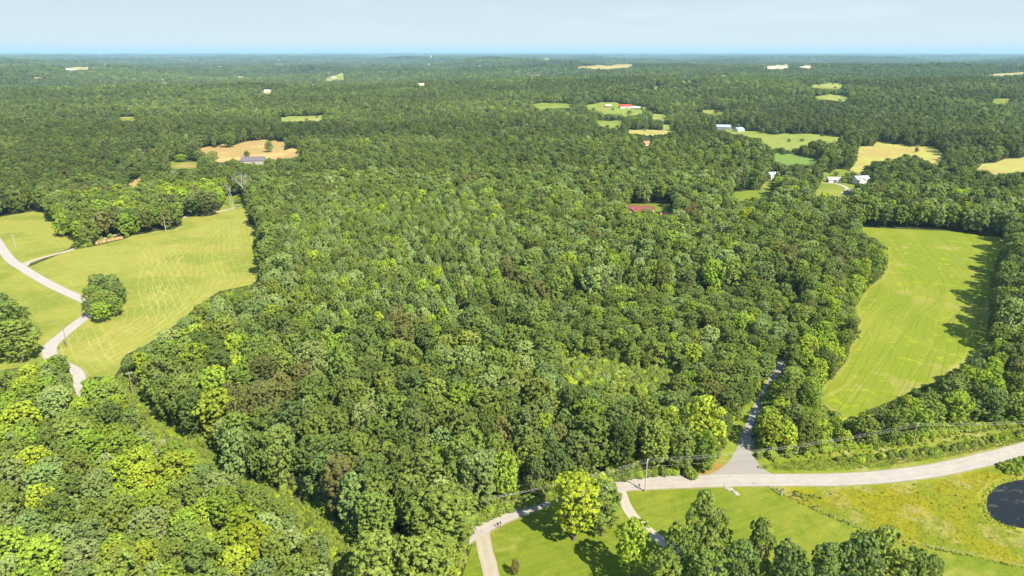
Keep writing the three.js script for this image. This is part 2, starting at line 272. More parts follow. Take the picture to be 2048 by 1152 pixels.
const clay = ground(1424, 937), dryAt = ground(1880, 1060);       // bare red clay by the lane; dry grass on the meadow
{ // lawn and meadow before the road
  const lawn = [...G([[955, 1056], [1010, 1032], [1115, 996], [1240, 971], [1390, 964], [1500, 962]]), ...fenceLine, ...G([[2400, 1500], [1500, 1800], [900, 1800], [925, 1152]])];
  const bx = boundsOf(lawn.filter(([, z]) => z < -100)); bx.z1 = -60;
  const tex = groundTexture(bx.x0, bx.z0, bx.x1, bx.z1, 2000, (x, z) => { const n = fbm(x / 14, z / 14, 4, 61), m = fbm(x / 2.2, z / 2.2, 3, 62), w = hash(Math.floor(x * 7), Math.floor(z * 7), 6), st = vnoise((x * 0.42 + z) / 0.9, (x - z * 0.42) / 14, 66); let c = mix3(GR.lawn, [0.155, 0.182, 0.022], smooth(0.38, 0.68, n)); c = mix3(c, [0.085, 0.135, 0.012], smooth(0.52, 0.75, m) * 0.6); c = mix3(c, [0.26, 0.24, 0.06], smooth(0.66, 0.85, fbm(x / 6, z / 6, 3, 63)) * 0.5); c = mix3(c, [0.098, 0.15, 0.013], smooth(0.5, 0.8, st) * 0.4); c = mix3(c, [0.165, 0.195, 0.022], smooth(0.5, 0.25, st) * 0.3); return c.map(v => v * (0.78 + 0.44 * w)); });
  struct(sheet(lawn, 0.015, bx), grassMat(tex), 'lawn', 'bright mown lawn between the road and the field fence', 'lawn');
  const mead = [...fenceLine, ...G([[2300, 838], [2140, 872], [2048, 899], [1990, 914], [1930, 928], [1860, 942], [1780, 952], [1680, 959], [1560, 960]])];
  const mb = boundsOf(mead);
  const tx2 = groundTexture(mb.x0, mb.z0, mb.x1, mb.z1, 1600, (x, z) => { const n = fbm(x / 10, z / 10, 4, 71), m = fbm(x / 1.6, z / 1.6, 3, 72), w = hash(Math.floor(x * 7), Math.floor(z * 7), 5); let c = mix3(GR.olive, [0.14, 0.178, 0.016], smooth(0.4, 0.7, n)); c = mix3(c, [0.12, 0.15, 0.015], smooth(0.56, 0.78, m) * 0.35); const dry = smooth(0.56, 0.68, fbm(x / 7 + 11, z / 7, 3, 73) + 0.16 * smooth(9, 2, Math.hypot((x - dryAt[0]) * 0.35, z - dryAt[1]))); c = mix3(c, [0.29, 0.255, 0.09], dry * 0.5 * smooth(0.35, 0.6, m)); return c.map(v => v * (0.82 + 0.36 * w)); });
  struct(sheet(mead, 0.02, mb), grassMat(tx2), 'meadow', 'rough olive meadow with dry patches beside the pond', 'meadow');
  const vg = [...G([[900, 1085], [920, 1072], [936, 1040], [1020, 1012], [1120, 984], [1232, 950], [1300, 940], [1400, 925], [1440, 880], [1463, 850], [1487, 805], [1530, 745], [1560, 690], [1585, 690], [1575, 730], [1545, 800], [1530, 850], [1530, 905], [1561, 900], [1688, 884], [1811, 874], [1881, 852], [1990, 838], [2300, 800], [2300, 830]]), ...roadMain.slice().reverse()];
  const vb = boundsOf(vg);
  const tx3 = groundTexture(vb.x0, vb.z0, vb.x1, vb.z1, 1600, (x, z) => { const n = fbm(x / 8, z / 8, 4, 81), m = fbm(x / 1.6, z / 1.6, 3, 82), w = hash(Math.floor(x * 7), Math.floor(z * 7), 5); let c = mix3([0.145, 0.192, 0.020], [0.185, 0.21, 0.036], smooth(0.4, 0.65, n)); c = mix3(c, [0.07, 0.12, 0.014], smooth(0.52, 0.75, m) * 0.6); c = mix3(c, [0.32, 0.27, 0.12], smooth(0.62, 0.8, fbm(x / 5, z / 5, 3, 83)) * 0.55); const [cx, cz] = [ (x - clay[0]) / 7, (z - clay[1]) / 5 ]; c = mix3(c, [0.30, 0.13, 0.07], smooth(1, 0.3, Math.hypot(cx, cz) + (m - 0.5) * 3) * 0.5); return c.map(v => v * (0.82 + 0.36 * w)); });
  struct(sheet(vg, 0.012, vb), grassMat(tx3), 'verge', 'grassy roadside verge below the woods', 'verge');
}
function far(key, name, label, tone, toneB = GR.straw) {
  const o = G(V[key]), b = boundsOf(o), L = Math.hypot(...o[0]);
  const s = key.length * 7 + key.charCodeAt(0), bx = boundsOf(o, 2 + L * 0.03), W = 160;
  const tex = groundTexture(bx.x0, bx.z0, bx.x1, bx.z1, W, (x, z) => mix3(tone, toneB, smooth(0.4, 0.75, fbm(x / 24, z / 40, 4, s)) * 0.7).map(v => v * (0.85 + 0.3 * hash(x | 0, z | 0, 2))));
  // a field goes on behind the trees that hide its near edge
  const geo = mergeGeometries([sheet(o, 0.06, bx, 40), sheet(o.map(([x, z]) => [x * 0.975, z * 0.975]), 0.03, bx, 40)]);
  struct(geo, grassMat(tex), name, label, 'field');
}
far('tan', 'stubble_field', 'tan cut field ringed by woods behind the grey roofed barn', GR.tan, [0.42, 0.30, 0.13]);
far('yardLeft', 'yard', 'green yard with young trees before the tan field', GR.green, GR.tan); far('tanPath', 'dirt_track', 'tan dirt track showing between trees', GR.tan);
far('farGreen', 'pasture', 'pale pasture strip behind the tan cut field', GR.pasture); far('farGreenB', 'pasture', 'small pale clearing by the pasture strip', GR.pasture); far('farGreenC', 'pasture', 'small green clearing deep in the woods', GR.green);
far('knoll', 'pasture', 'smooth green knoll beside the red roofed farm', GR.green, GR.pasture); far('farm', 'pasture', 'green farm pasture around the red roofed barn', GR.pasture, GR.green); far('farmB', 'pasture', 'green pasture below the farm trees', GR.pasture); far('farmC', 'pasture', 'green pasture before the hedge of the farm', GR.pasture, GR.green); far('farmD', 'pasture', 'narrow pasture beside a round tree', GR.pasture); far('farmTan', 'pasture', 'straw coloured strip before the farm trees', GR.straw, GR.pasture);
far('paleStrip', 'pasture', 'pale strip of rough grass in the woods', GR.pasture); far('houseRed', 'yard', 'shaded lawn beside the red roofed house', GR.lawn, GR.green); far('blueField', 'pasture', 'broad pasture sloping from the blue roofed barns', GR.pasture, GR.green); far('knollB', 'pasture', 'green knoll above the blue roofed barns', GR.green);
far('greenB', 'crop_field', 'flat deep green field behind the hamlet', [0.12, 0.2, 0.045], GR.green); far('tanB', 'pasture', 'dry pasture wrapped around a wooded point', [0.29, 0.29, 0.075], GR.tan); far('tanC', 'pasture', 'dry pasture behind a row of round trees', [0.28, 0.28, 0.085], GR.tan);
far('yard', 'yard', 'mown yard of the white houses', GR.green, GR.hay); far('scrubGreen', 'clearing', 'bright green scrubby clearing by the hamlet', GR.green, GR.field); far('strip', 'yard', 'narrow grass strip between tall trees', GR.green);
far('farF', 'pasture', 'pasture in far woods, upper of two', GR.pasture); far('farG', 'pasture', 'pasture in far woods, lower of two', GR.pasture); far('farH', 'pasture', 'green pasture at the edge of far woods', GR.green); far('farI', 'pasture', 'long pale field on a far ridge', GR.straw); far('ridge', 'pasture', 'long straw coloured field on a hazy ridge', GR.straw, GR.tan);
far('barnsA', 'yard', 'pale ground around the long far barns', GR.straw); far('barnsB', 'yard', 'pale ground around the low far barn', GR.straw); far('barnsC', 'yard', 'pale ground around white far barns', GR.straw); far('farK', 'pasture', 'pale farm clearing in hazy woods', GR.pasture); far('farL', 'pasture', 'small far pasture with a white house', GR.pasture); far('farM', 'pasture', 'small tan clearing in hazy woods', GR.tan); far('leftGap', 'yard', 'small lit grass gap in the trees', GR.green); far('driveHouse', 'yard', 'grass yard at the end of the hay field', GR.green, GR.pasture);
for (let k = 0; k < 26; k++) far('sliver' + k, 'pasture', 'sliver of pale pasture among hazy woods', k % 3 ? GR.pasture : GR.tan, GR.straw);
far('clearing', 'clearing', 'brushy bright green clearing inside the wood', GR.green, GR.field); far('cut', 'clearing', 'weedy strip cleared under the power line', GR.green, [0.13, 0.19, 0.025]);

// ---------------------------------------------------------------- roads and drives
function ribbon(pts, widths, lift) {
  const pos = [], uv = [], idx = []; let s = 0;
  pts.forEach(([x, z], i) => { const q = pts[Math.min(i + 1, pts.length - 1)], r = pts[Math.max(i - 1, 0)], L = Math.hypot(q[0] - r[0], q[1] - r[1]) || 1, nx = -(q[1] - r[1]) / L, nz = (q[0] - r[0]) / L; if (i) s += Math.hypot(x - pts[i - 1][0], z - pts[i - 1][1]);
    const w = (typeof widths === 'number' ? widths : widths(i / (pts.length - 1))) / 2, j = (fbm(s / 6, 3, 2, 4) - 0.5) * 0.3, k = (fbm(s / 6, 9, 2, 4) - 0.5) * 0.3, y = terrain(x, z) + lift;
    pos.push(x + nx * (w + j), y, z + nz * (w + j), x - nx * (w + k), y, z - nz * (w + k)); uv.push(0, s / 40, 1, s / 40);
    if (i) { const b = i * 2; idx.push(b - 2, b - 1, b, b - 1, b + 1, b); } });
  const g = new THREE.BufferGeometry(); g.setAttribute('position', new THREE.Float32BufferAttribute(pos, 3)); g.setAttribute('uv', new THREE.Float32BufferAttribute(uv, 2)); g.setIndex(idx); g.computeVertexNormals(); return g;
}
function roadTexture(base, s, line, tracks) {
  const W = 128, H = 1024, b = new Uint8Array(W * H * 4);
  for (let j = 0; j < H; j++) for (let i = 0; i < W; i++) {
    const u = i / W, v = j / H * 40, per = (a) => fbm(u * 5 * a, v * a, 4, s) * (1 - j / H) + fbm(u * 5 * a, (v - 40) * a, 4, s) * (j / H);
    let k = 0.88 + 0.24 * per(0.6) + 0.1 * (hash(i, j, s) - 0.5);
    k *= 1 - tracks * (Math.exp(-(((u - 0.24) / 0.07) ** 2)) + Math.exp(-(((u - 0.76) / 0.07) ** 2)));
    if (per(1.7) > 0.63) k *= 0.9;
    for (let n = 0; n < 5; n++) { const w = 0.12 + 0.19 * n + 0.09 * (vnoise(v / 5 * 1, n * 7, s) - 0.5); if (Math.abs(u - w) < 0.007 && vnoise(v / 3, n * 3, s + 1) > 0.62) k *= 0.72; }
    let c = base.map(x => x * k);
    if (line && Math.abs(Math.abs(u - 0.5) - 0.02) < 0.011 && hash(i, j >> 1, 77) > 0.4) c = mix3(c, [0.42, 0.32, 0.12], 0.5);
    for (let q = 0; q < 3; q++) b[(j * W + i) * 4 + q] = 255 * (1.055 * Math.pow(clamp(c[q], 0.004), 1 / 2.4) - 0.055); b[(j * W + i) * 4 + 3] = 255;
  }
  const t = new THREE.DataTexture(b, W, H); t.colorSpace = THREE.SRGBColorSpace; t.wrapS = t.wrapT = THREE.RepeatWrapping; t.magFilter = t.minFilter = THREE.LinearFilter; t.needsUpdate = true; return t;
}
const paleAsphalt = new THREE.MeshStandardMaterial({ map: roadTexture([0.300, 0.284, 0.262], 5, true, 0.05), roughness: 0.95 });
const paleLane = new THREE.MeshStandardMaterial({ map: roadTexture([0.315, 0.298, 0.276], 6, false, -0.05), roughness: 0.95 });
const greyAsphalt = new THREE.MeshStandardMaterial({ map: roadTexture([0.235, 0.225, 0.21], 8, false, 0.06), roughness: 0.95 });
const gravel = new THREE.MeshStandardMaterial({ map: roadTexture([0.32, 0.29, 0.245], 9, false, -0.06), roughness: 1 });
const shoulder = new THREE.MeshStandardMaterial({ map: roadTexture([0.20, 0.19, 0.085], 21, false, 0), roughness: 1 });
struct(ribbon(roadMain, 6.9, 0.024), shoulder, 'road_shoulder', 'worn dry shoulder of the pale country road', 'shoulder');
struct(ribbon(roadMain, 5.7, 0.036), paleAsphalt, 'road', 'pale two lane country road with a faint yellow centre line', 'road');
const laneLine = spline([[1478, 957], [1484, 925], [1490, 900], [1498, 870], [1509, 840], [1524, 805], [1545, 768], [1562, 735], [1578, 700], [1610, 640], [1650, 590]].map(q => ground(...q)), 8);
struct(ribbon(laneLine, t => 4.2, 0.028), greyAsphalt, 'lane', 'grey side lane running up between the hedges', 'road');
struct(sheet(G([[1396, 957], [1416, 950], [1438, 940], [1455, 926], [1468, 908], [1477, 890], [1482, 878], [1500, 878], [1501, 895], [1506, 910], [1517, 928], [1533, 942], [1550, 951], [1570, 957]]), 0.032), M(0.225, 0.215, 0.2), 'lane_mouth', 'flared grey asphalt mouth where the lane joins the road', 'road');
const roadLeft = spline([[-140, 330], [-60, 420], [-20, 462], [4, 497], [24, 522], [48, 538], [88, 562], [132, 584], [168, 600], [183, 608], [187, 617], [180, 627], [166, 638], [146, 653], [124, 671], [104, 688], [99, 702], [104, 716], [118, 727], [140, 737], [153, 749], [158, 764], [159, 785], [156, 808], [140, 850]].map(q => ground(...q)), 8);
struct(ribbon(roadLeft, 6.2, 0.025), shoulder, 'road_shoulder', 'worn dry shoulder of the winding road by the hay field', 'shoulder');
struct(ribbon(roadLeft, 5.2, 0.036), paleLane, 'road', 'pale winding country road beside the mown hay field', 'road');
const driveLeft = spline([[44, 532], [62, 522], [90, 514], [138, 501], [200, 480], [290, 452], [362, 436], [440, 423], [470, 415], [492, 407]].map(q => ground(...q)), 8);
struct(ribbon(driveLeft, t => 3.2 + 3.5 * smooth(0.08, 0, t), 0.03), gravel, 'gravel_drive', 'pale gravel drive leading off along the hay field hedge', 'drive');
struct(ribbon(spline([[1238, 974], [1243, 986], [1250, 1006], [1264, 1030], [1286, 1052], [1314, 1075], [1350, 1098], [1410, 1130], [1470, 1170]].map(q => ground(...q)), 8), t => 3.1 + 4 * smooth(0.08, 0, t), 0.027), gravel, 'gravel_drive', 'gravel drive curving through the lawn beside the utility pole', 'drive');
struct(ribbon(spline([[962, 1052], [966, 1075], [970, 1100], [978, 1130], [985, 1160], [992, 1200]].map(q => ground(...q)), 8), t => 3.9 + 1.5 * smooth(0.2, 0, t), 0.026), new THREE.MeshStandardMaterial({ map: roadTexture([0.285, 0.262, 0.20], 12, false, -0.1), roughness: 1 }), 'gravel_drive', 'worn grassy gravel drive at the end of the lawn', 'drive');
struct(ribbon(spline([[1644, 366], [1672, 368], [1690, 374], [1694, 380], [1684, 388]].map(q => ground(...q)), 8), 3.6, 0.2), gravel, 'gravel_drive', 'pale drive curving past the white garage', 'drive');

{ // the pond
  const c = [[1972, 1012], [1976, 992], [1990, 976], [2010, 966], [2040, 960], [2100, 958], [2160, 966], [2200, 990], [2200, 1030], [2150, 1056], [2090, 1060], [2040, 1056], [2005, 1048], [1982, 1034]];
  const o = spline([...G(c), ground(...c[0])], 5).slice(0, -1);
  const bank = boundsOf(o), cx = (bank.x0 + bank.x1) / 2, cz = (bank.z0 + bank.z1) / 2;
  const scum = groundTexture(bank.x0, bank.z0, bank.x1, bank.z1, 512, (x, z) => { const a = smooth(0.55, 0.68, fbm(x / 3, z / 2.2, 4, 91)) * smooth(0.45, 0.6, fbm(x / 1.1, z / 1.1, 3, 92)); return mix3([0.010, 0.011, 0.011], [0.05, 0.043, 0.03], a * 0.8); });
  struct(sheet(o, 0.06, bank), new THREE.MeshPhysicalMaterial({ map: scum, roughness: 0.12, ior: 1.33 }), 'pond', 'dark still farm pond with scum on the water', 'pond');
  struct(sheet(ragged(o.map(([x, z]) => { const dx = x - cx, dz = z - cz, L = Math.hypot(dx, dz); return [x + dx / L * 2.4, z + dz / L * 2.0]; }), 2, 0.8, 6), 0.045), M(0.205, 0.215, 0.012), 'pond_bank', 'yellow green weedy rim of the pond', 'bank');
}

// ---------------------------------------------------------------- foliage
function Q() { this.p = []; this.n = []; this.c = []; this.i = []; }
function leaf(q, x, y, z, nx, ny, nz, s, col) {                          // a folded, roughly oval spray of leaves
  let L = Math.hypot(nx, ny, nz) || 1; nx /= L; ny /= L; nz /= L;
  let tx = rnd() - 0.5, ty = rnd() - 0.5, tz = rnd() - 0.5; const d = tx * nx + ty * ny + tz * nz; tx -= d * nx; ty -= d * ny; tz -= d * nz; L = Math.hypot(tx, ty, tz) || 1; tx /= L; ty /= L; tz /= L;
  const bx = ny * tz - nz * ty, by = nz * tx - nx * tz, bz = nx * ty - ny * tx, f = s * 0.22, w = s * (0.36 + 0.2 * rnd()), a = s * (0.55 + 0.25 * rnd()), b = q.p.length / 3;
  q.p.push(x + tx * a, y + ty * a, z + tz * a, x + bx * w - nx * f, y + by * w - ny * f, z + bz * w - nz * f, x - tx * a, y - ty * a, z - tz * a, x - bx * w - nx * f, y - by * w - ny * f, z - bz * w - nz * f);
  for (let k = 0; k < 4; k++) q.c.push(col[0], col[1], col[2]);
  q.i.push(b, b + 1, b + 2, b, b + 2, b + 3);
}
function done(q) { const g = new THREE.BufferGeometry(); g.setAttribute('position', new THREE.Float32BufferAttribute(q.p, 3)); g.setAttribute('color', new THREE.Float32BufferAttribute(q.c, 3)); g.setIndex(q.i); const flat = g.toNonIndexed(); flat.computeVertexNormals(); return flat; }
function ball() { for (;;) { const x = rr(-1, 1), y = rr(-1, 1), z = rr(-1, 1), l = x * x + y * y + z * z; if (l < 1 && l > 0.01) { const s = 1 / Math.sqrt(l); return [x * s, y * s, z * s]; } } }
const H0 = 16, R0 = 5;                                                   // a crown is modelled on a tree 16 m tall and 10 m across
const SHAPES = {
  round: { base: 0.20, wide: 0.50, top: 1.0, lobe: [0.30, 0.44] }, broad: { base: 0.26, wide: 0.52, top: 1.0, lobe: [0.30, 0.46] },
  upright: { base: 0.14, wide: 0.40, top: 1.25, lobe: [0.24, 0.34] }, ragged: { base: 0.12, wide: 0.5, top: 0.95, lobe: [0.20, 0.36] },
};
function lobesOf(shape, n) {
  const S = SHAPES[shape], lobes = [], y0 = S.base * H0, y1 = H0;
  for (let k = 0; k < n; k++) {
    const t = Math.pow((k + rnd()) / n, 0.85), y = lerp(y0, y1, t);
    const e = t < S.wide ? Math.sqrt(Math.max(0, 1 - ((S.wide - t) / S.wide) ** 2 * 0.85)) : Math.pow(Math.max(0, 1 - ((t - S.wide) / (1 - S.wide)) ** 2), 0.5 * S.top);
    const r = R0 * rr(S.lobe[0], S.lobe[1]) * (0.7 + 0.3 * e), rad = Math.max(0, R0 * e * rr(0.7, 1.2) - r * 0.75) * Math.sqrt(rr(0.35, 1)), a = k * 2.39996 + rr(-0.5, 0.5);
    lobes.push({ x: Math.cos(a) * rad, y: Math.min(y, H0 - r * 0.8), z: Math.sin(a) * rad, r });
  }
  return lobes;
}
function crown(seed, shape, nl, nq, size, tuft, loose = 0.45) {           // lobes carry tufts, tufts carry sprays of leaves
  rnd = mulberry(seed); const lobes = lobesOf(shape, nl), q = new Q(), wsum = lobes.reduce((s, l) => s + l.r * l.r, 0), per = 9;
  for (const l of lobes) {
    const n = Math.round(nq / per * l.r * l.r / wsum), L = Math.hypot(l.x, l.z) || 1, br = rr(0.88, 1.12);
    for (let k = 0; k < n; k++) {
      const d = ball(); d[0] += 0.45 * l.x / L; d[2] += 0.45 * l.z / L; d[1] += 0.35; const m = Math.hypot(...d); d[0] /= m; d[1] /= m; d[2] /= m;
      const rad = l.r * (0.76 + 0.22 * rnd()), x = l.x + d[0] * rad, y = l.y + d[1] * rad * 0.85, z = l.z + d[2] * rad;
      if (lobes.some(o => o !== l && (x - o.x) ** 2 + (y - o.y) ** 2 + (z - o.z) ** 2 < (o.r * 0.66) ** 2)) continue;
      const tr = tuft * rr(0.7, 1.3), tv = br * rr(0.82, 1.18), tw = (rnd() - 0.5) * 0.14;
      for (let c = 0; c < per; c++) {
        const e = ball(); e[0] += d[0] * 0.7; e[1] += d[1] * 0.7 + 0.35; e[2] += d[2] * 0.7; const w = Math.hypot(...e); e[0] /= w; e[1] /= w; e[2] /= w;
        const j = ball(), v = tv * rr(0.85, 1.15);
        leaf(q, x + e[0] * tr, y + e[1] * tr * 0.8, z + e[2] * tr, e[0] + j[0] * loose, e[1] + j[1] * loose, e[2] + j[2] * loose, size * rr(0.75, 1.3), [v * (1 + tw), v, v * (1 - tw)]);
      }
    }
  }
  return { geo: done(q), lobes };
}
function tube(q, a, b, ra, rb, sides = 6, col = [1, 1, 1]) {
  const d = new THREE.Vector3(b[0] - a[0], b[1] - a[1], b[2] - a[2]).normalize(), u = Math.abs(d.y) > 0.9 ? new THREE.Vector3(1, 0, 0) : new THREE.Vector3(0, 1, 0), s = new THREE.Vector3().crossVectors(d, u).normalize(), t = new THREE.Vector3().crossVectors(d, s), o = q.p.length / 3;
  for (let k = 0; k < sides; k++) { const c = Math.cos(k / sides * 6.2832), e = Math.sin(k / sides * 6.2832); q.p.push(a[0] + (s.x * c + t.x * e) * ra, a[1] + (s.y * c + t.y * e) * ra, a[2] + (s.z * c + t.z * e) * ra, b[0] + (s.x * c + t.x * e) * rb, b[1] + (s.y * c + t.y * e) * rb, b[2] + (s.z * c + t.z * e) * rb); q.c.push(...col, ...col); const n = (k + 1) % sides; q.i.push(o + k * 2, o + k * 2 + 1, o + n * 2, o + n * 2, o + k * 2 + 1, o + n * 2 + 1); }
}
function trunk(lobes, seed, col = [1, 1, 1]) {
  rnd = mulberry(seed + 900); const q = new Q(), top = H0 * 0.72; let px = 0, pz = 0, y = -0.3, r = 0.34;
  const ax = []; for (let k = 0; k < 6; k++) { const ny = lerp(-0.3, top, (k + 1) / 6), nx = px + rr(-0.22, 0.22), nz = pz + rr(-0.22, 0.22), nr = lerp(0.34, 0.09, (k + 1) / 6); tube(q, [px, y, pz], [nx, ny, nz], r * (k ? 1 : 1.35), nr, 7, col); ax.push([nx, ny, nz, nr]); px = nx; pz = nz; y = ny; r = nr; }
  for (const l of lobes) { if (rnd() < 0.45) continue; const want = l.y - Math.hypot(l.x, l.z) * 0.7, s = ax.reduce((b, a) => Math.abs(a[1] - want) < Math.abs(b[1] - want) ? a : b), m = [lerp(s[0], l.x, 0.5) , lerp(s[1], l.y, 0.4), lerp(s[2], l.z, 0.5)]; tube(q, s, m, s[3] * 0.6, s[3] * 0.38, 5, col); tube(q, m, [l.x, l.y, l.z], s[3] * 0.38, 0.03, 4, col); }
  return done(q);
}
const kinds = ['round', 'broad', 'upright', 'ragged', 'round', 'upright', 'broad', 'ragged'];
const NEAR = kinds.map((s, k) => { const c = crown(100 + k, s, s === 'ragged' ? 44 : s === 'upright' ? 46 : 38, 5600, 0.46, 0.46); return { shape: s, crown: c.geo, trunk: trunk(c.lobes, 100 + k) }; });
const MID = kinds.map((s, k) => { const c = crown(200 + k, s, s === 'ragged' ? 40 : s === 'upright' ? 42 : 34, 3600, 0.58, 0.58), t = trunk(c.lobes, 200 + k, [2.0, 0.95, 2.6]); return mergeGeometries([c.geo, t]); });
const FAR = kinds.slice(0, 6).map((s, k) => crown(300 + k, s === 'upright' ? 'round' : s, 26, 1700, 0.85, 0.85, 0.7).geo);
const FARTHER = kinds.slice(0, 5).map((s, k) => crown(400 + k, s === 'upright' ? 'round' : s, 16, 520, 1.45, 1.3, 0.8).geo);
const CLUMP = [0, 1, 2, 3].map(k => { rnd = mulberry(500 + k); const q = new Q(); for (let l = 0; l < 7; l++) { const x = rr(-0.6, 0.6), z = rr(-0.6, 0.6), r = rr(0.2, 0.36), h = rr(0.35, 1), b = rr(0.8, 1.2); for (let n = 0; n < 34; n++) { const d = ball(); d[1] = Math.abs(d[1]); const v = b * rr(0.8, 1.2), j = ball(); leaf(q, x + d[0] * r, h - 0.3 + d[1] * 0.3, z + d[2] * r, d[0] + j[0], d[1] + j[1], d[2] + j[2], 0.27, [v, v, v]); } } return done(q); });
const SHRUB = [0, 1, 2, 3].map(k => { rnd = mulberry(600 + k); const q = new Q(), lob = []; for (let l = 0; l < 9; l++) { const a = rr(0, 6.28), d = rr(0, 0.62), r = rr(0.32, 0.5); lob.push([Math.cos(a) * d, rr(0.12, 0.7) * (1 - d * 0.5), Math.sin(a) * d, r]); } for (const [x, y, z, r] of lob) for (let n = 0; n < 46; n++) { const d = ball(), j = ball(), v = rr(0.75, 1.25); if (d[1] < -0.3) d[1] *= -1; leaf(q, x + d[0] * r, Math.max(0.02, y + d[1] * r), z + d[2] * r, d[0] + j[0] * 0.6, d[1] + 0.2 + j[1] * 0.6, d[2] + j[2] * 0.6, rr(0.16, 0.3), [v * 1.04, v, v * 0.96]); } return done(q); });
rnd = mulberry(77);

const TONES = {                                                          // leaf colours
  dark: [[0.135, 0.195, 0.039], [0.151, 0.216, 0.046], [0.141, 0.205, 0.053]], mid: [[0.169, 0.238, 0.042], [0.184, 0.257, 0.048], [0.180, 0.235, 0.040]],
  pale: [[0.230, 0.307, 0.097], [0.203, 0.290, 0.086]], bright: [[0.241, 0.341, 0.037], [0.274, 0.362, 0.033], [0.210, 0.324, 0.037]], yellow: [[0.275, 0.345, 0.020], [0.250, 0.325, 0.022]], olive: [[0.150, 0.172, 0.046], [0.160, 0.174, 0.050]], russet: [[0.188, 0.143, 0.054]],
};
const leafMat = (c) => new THREE.MeshPhysicalMaterial({ color: c ? new THREE.Color().setRGB(...c) : 0xffffff, vertexColors: true, roughness: 0.92, transmission: 0.36, thickness: 0, side: THREE.DoubleSide, specularIntensity: 0.15 });
const MATS = {}; for (const k in TONES) MATS[k] = TONES[k].flatMap(c => [0.8, 0.94, 1.08, 1.24].map((m, i) => leafMat(c.map((v, q) => v * m * [1 + (i % 2 ? 0.05 : -0.05), 1, 1][q]))));
const white = leafMat(null), barkMats = [M(0.12, 0.10, 0.08), M(0.16, 0.14, 0.115), M(0.09, 0.075, 0.06)];

// stands of trees, told apart by where they grow (outlines in photo pixels of the tree's foot)
const ST = {
  thicket: boxed([[-900, 750], [60, 742], [150, 800], [240, 800], [300, 860], [400, 915], [540, 1005], [640, 1070], [745, 1110], [900, 1125], [960, 1200], [960, 2200], [-900, 2200]]),
  scrub: boxed([[1060, 640], [1250, 600], [1590, 600], [1590, 700], [1500, 830], [1420, 900], [1300, 890], [1120, 830]]),
  hedge: boxed([[1560, 700], [1640, 600], [1800, 470], [1800, 560], [1740, 700], [1650, 790], [1720, 880], [1500, 930], [1500, 850]]),
  roadside: boxed([[1500, 930], [1690, 880], [1860, 800], [1980, 700], [2048, 690], [2400, 640], [2400, 850], [2048, 860], [1690, 900]]),
  poplars: boxed([[560, 500], [700, 430], [1000, 440], [1050, 560], [900, 700], [620, 720]]),
  bank: boxed([[100, 500], [140, 380], [450, 380], [450, 470], [300, 490]]),
};
const spots = [[545, 800, 48, 'olive'], [470, 815, 30, 'olive'], [610, 775, 26, 'olive'], [872, 925, 14, 'yellow'], [492, 1062, 34, 'yellow'], [800, 668, 24, 'olive'], [915, 700, 16, 'yellow'], [1015, 560, 20, 'olive'], [1395, 905, 24, 'bright'], [350, 380, 26, 'bright'], [1570, 520, 24, 'olive'], [1380, 440, 12, 'russet'], [1430, 800, 22, 'olive'], [300, 850, 14, 'russet'], [1500, 440, 14, 'yellow'], [420, 380, 18, 'bright'], [1130, 1040, 20, 'mid'], [80, 1050, 40, 'pale'], [300, 960, 60, 'bright'], [440, 640, 20, 'pale'], [1640, 690, 26, 'bright'], [1600, 820, 20, 'bright']];
function toneAt(px, py, x, z, stand, s) {
  for (const [a, b, r, t] of spots) if (Math.hypot(px - a, py - b) < r) return t;
  const n = fbm(x / 55, z / 55, 3, 201), h = s();
  if (stand === 'thicket') return n > 0.52 ? (h < 0.45 ? 'bright' : h < 0.72 ? 'mid' : h < 0.86 ? 'pale' : h < 0.97 ? 'dark' : 'yellow') : (h < 0.22 ? 'bright' : h < 0.62 ? 'mid' : h < 0.80 ? 'pale' : 'dark');
  if (stand === 'hedge' || stand === 'roadside') return h < 0.34 ? 'bright' : h < 0.78 ? 'mid' : h < 0.95 ? 'dark' : 'olive';
  if (stand === 'poplars') return h < 0.42 ? 'pale' : h < 0.74 ? 'mid' : h < 0.9 ? 'dark' : 'bright';
  if (stand === 'scrub') return h < 0.12 ? 'bright' : h < 0.5 ? 'mid' : h < 0.62 ? 'pale' : 'dark';
  if (stand === 'bank') return h < 0.3 ? 'bright' : h < 0.6 ? 'mid' : h < 0.85 ? 'dark' : 'olive';
  return n > 0.55 ? (h < 0.34 ? 'pale' : h < 0.75 ? 'mid' : h < 0.86 ? 'bright' : 'dark') : (h < 0.60 ? 'dark' : h < 0.86 ? 'mid' : h < 0.93 ? 'pale' : h < 0.965 ? 'olive' : 'bright');
}
function standAt(px, py) { for (const k in ST) if (hit(ST[k], px, py)) return k; return 'wood'; }
function clear(x, y0, z, h, r) {                                         // does a tree here keep off every opening?
  for (const [u, v] of [[0, 0], [0, 0.5], [0, 0.97], [-0.75, 0.55], [0.75, 0.55], [-0.55, 0.2], [0.55, 0.2], [-0.45, 0.88], [0.45, 0.88]]) { const p = project(x + u * r, y0 + v * h, z); if (!p || openAt(p[0], p[1])) return false; }
  return true;
}
const inView = (x, z, margin = 0) => { const p = project(x, 8, z); return p && p[0] > -margin && p[0] < 2048 + margin && p[1] < 1152 + margin * 1.3; };

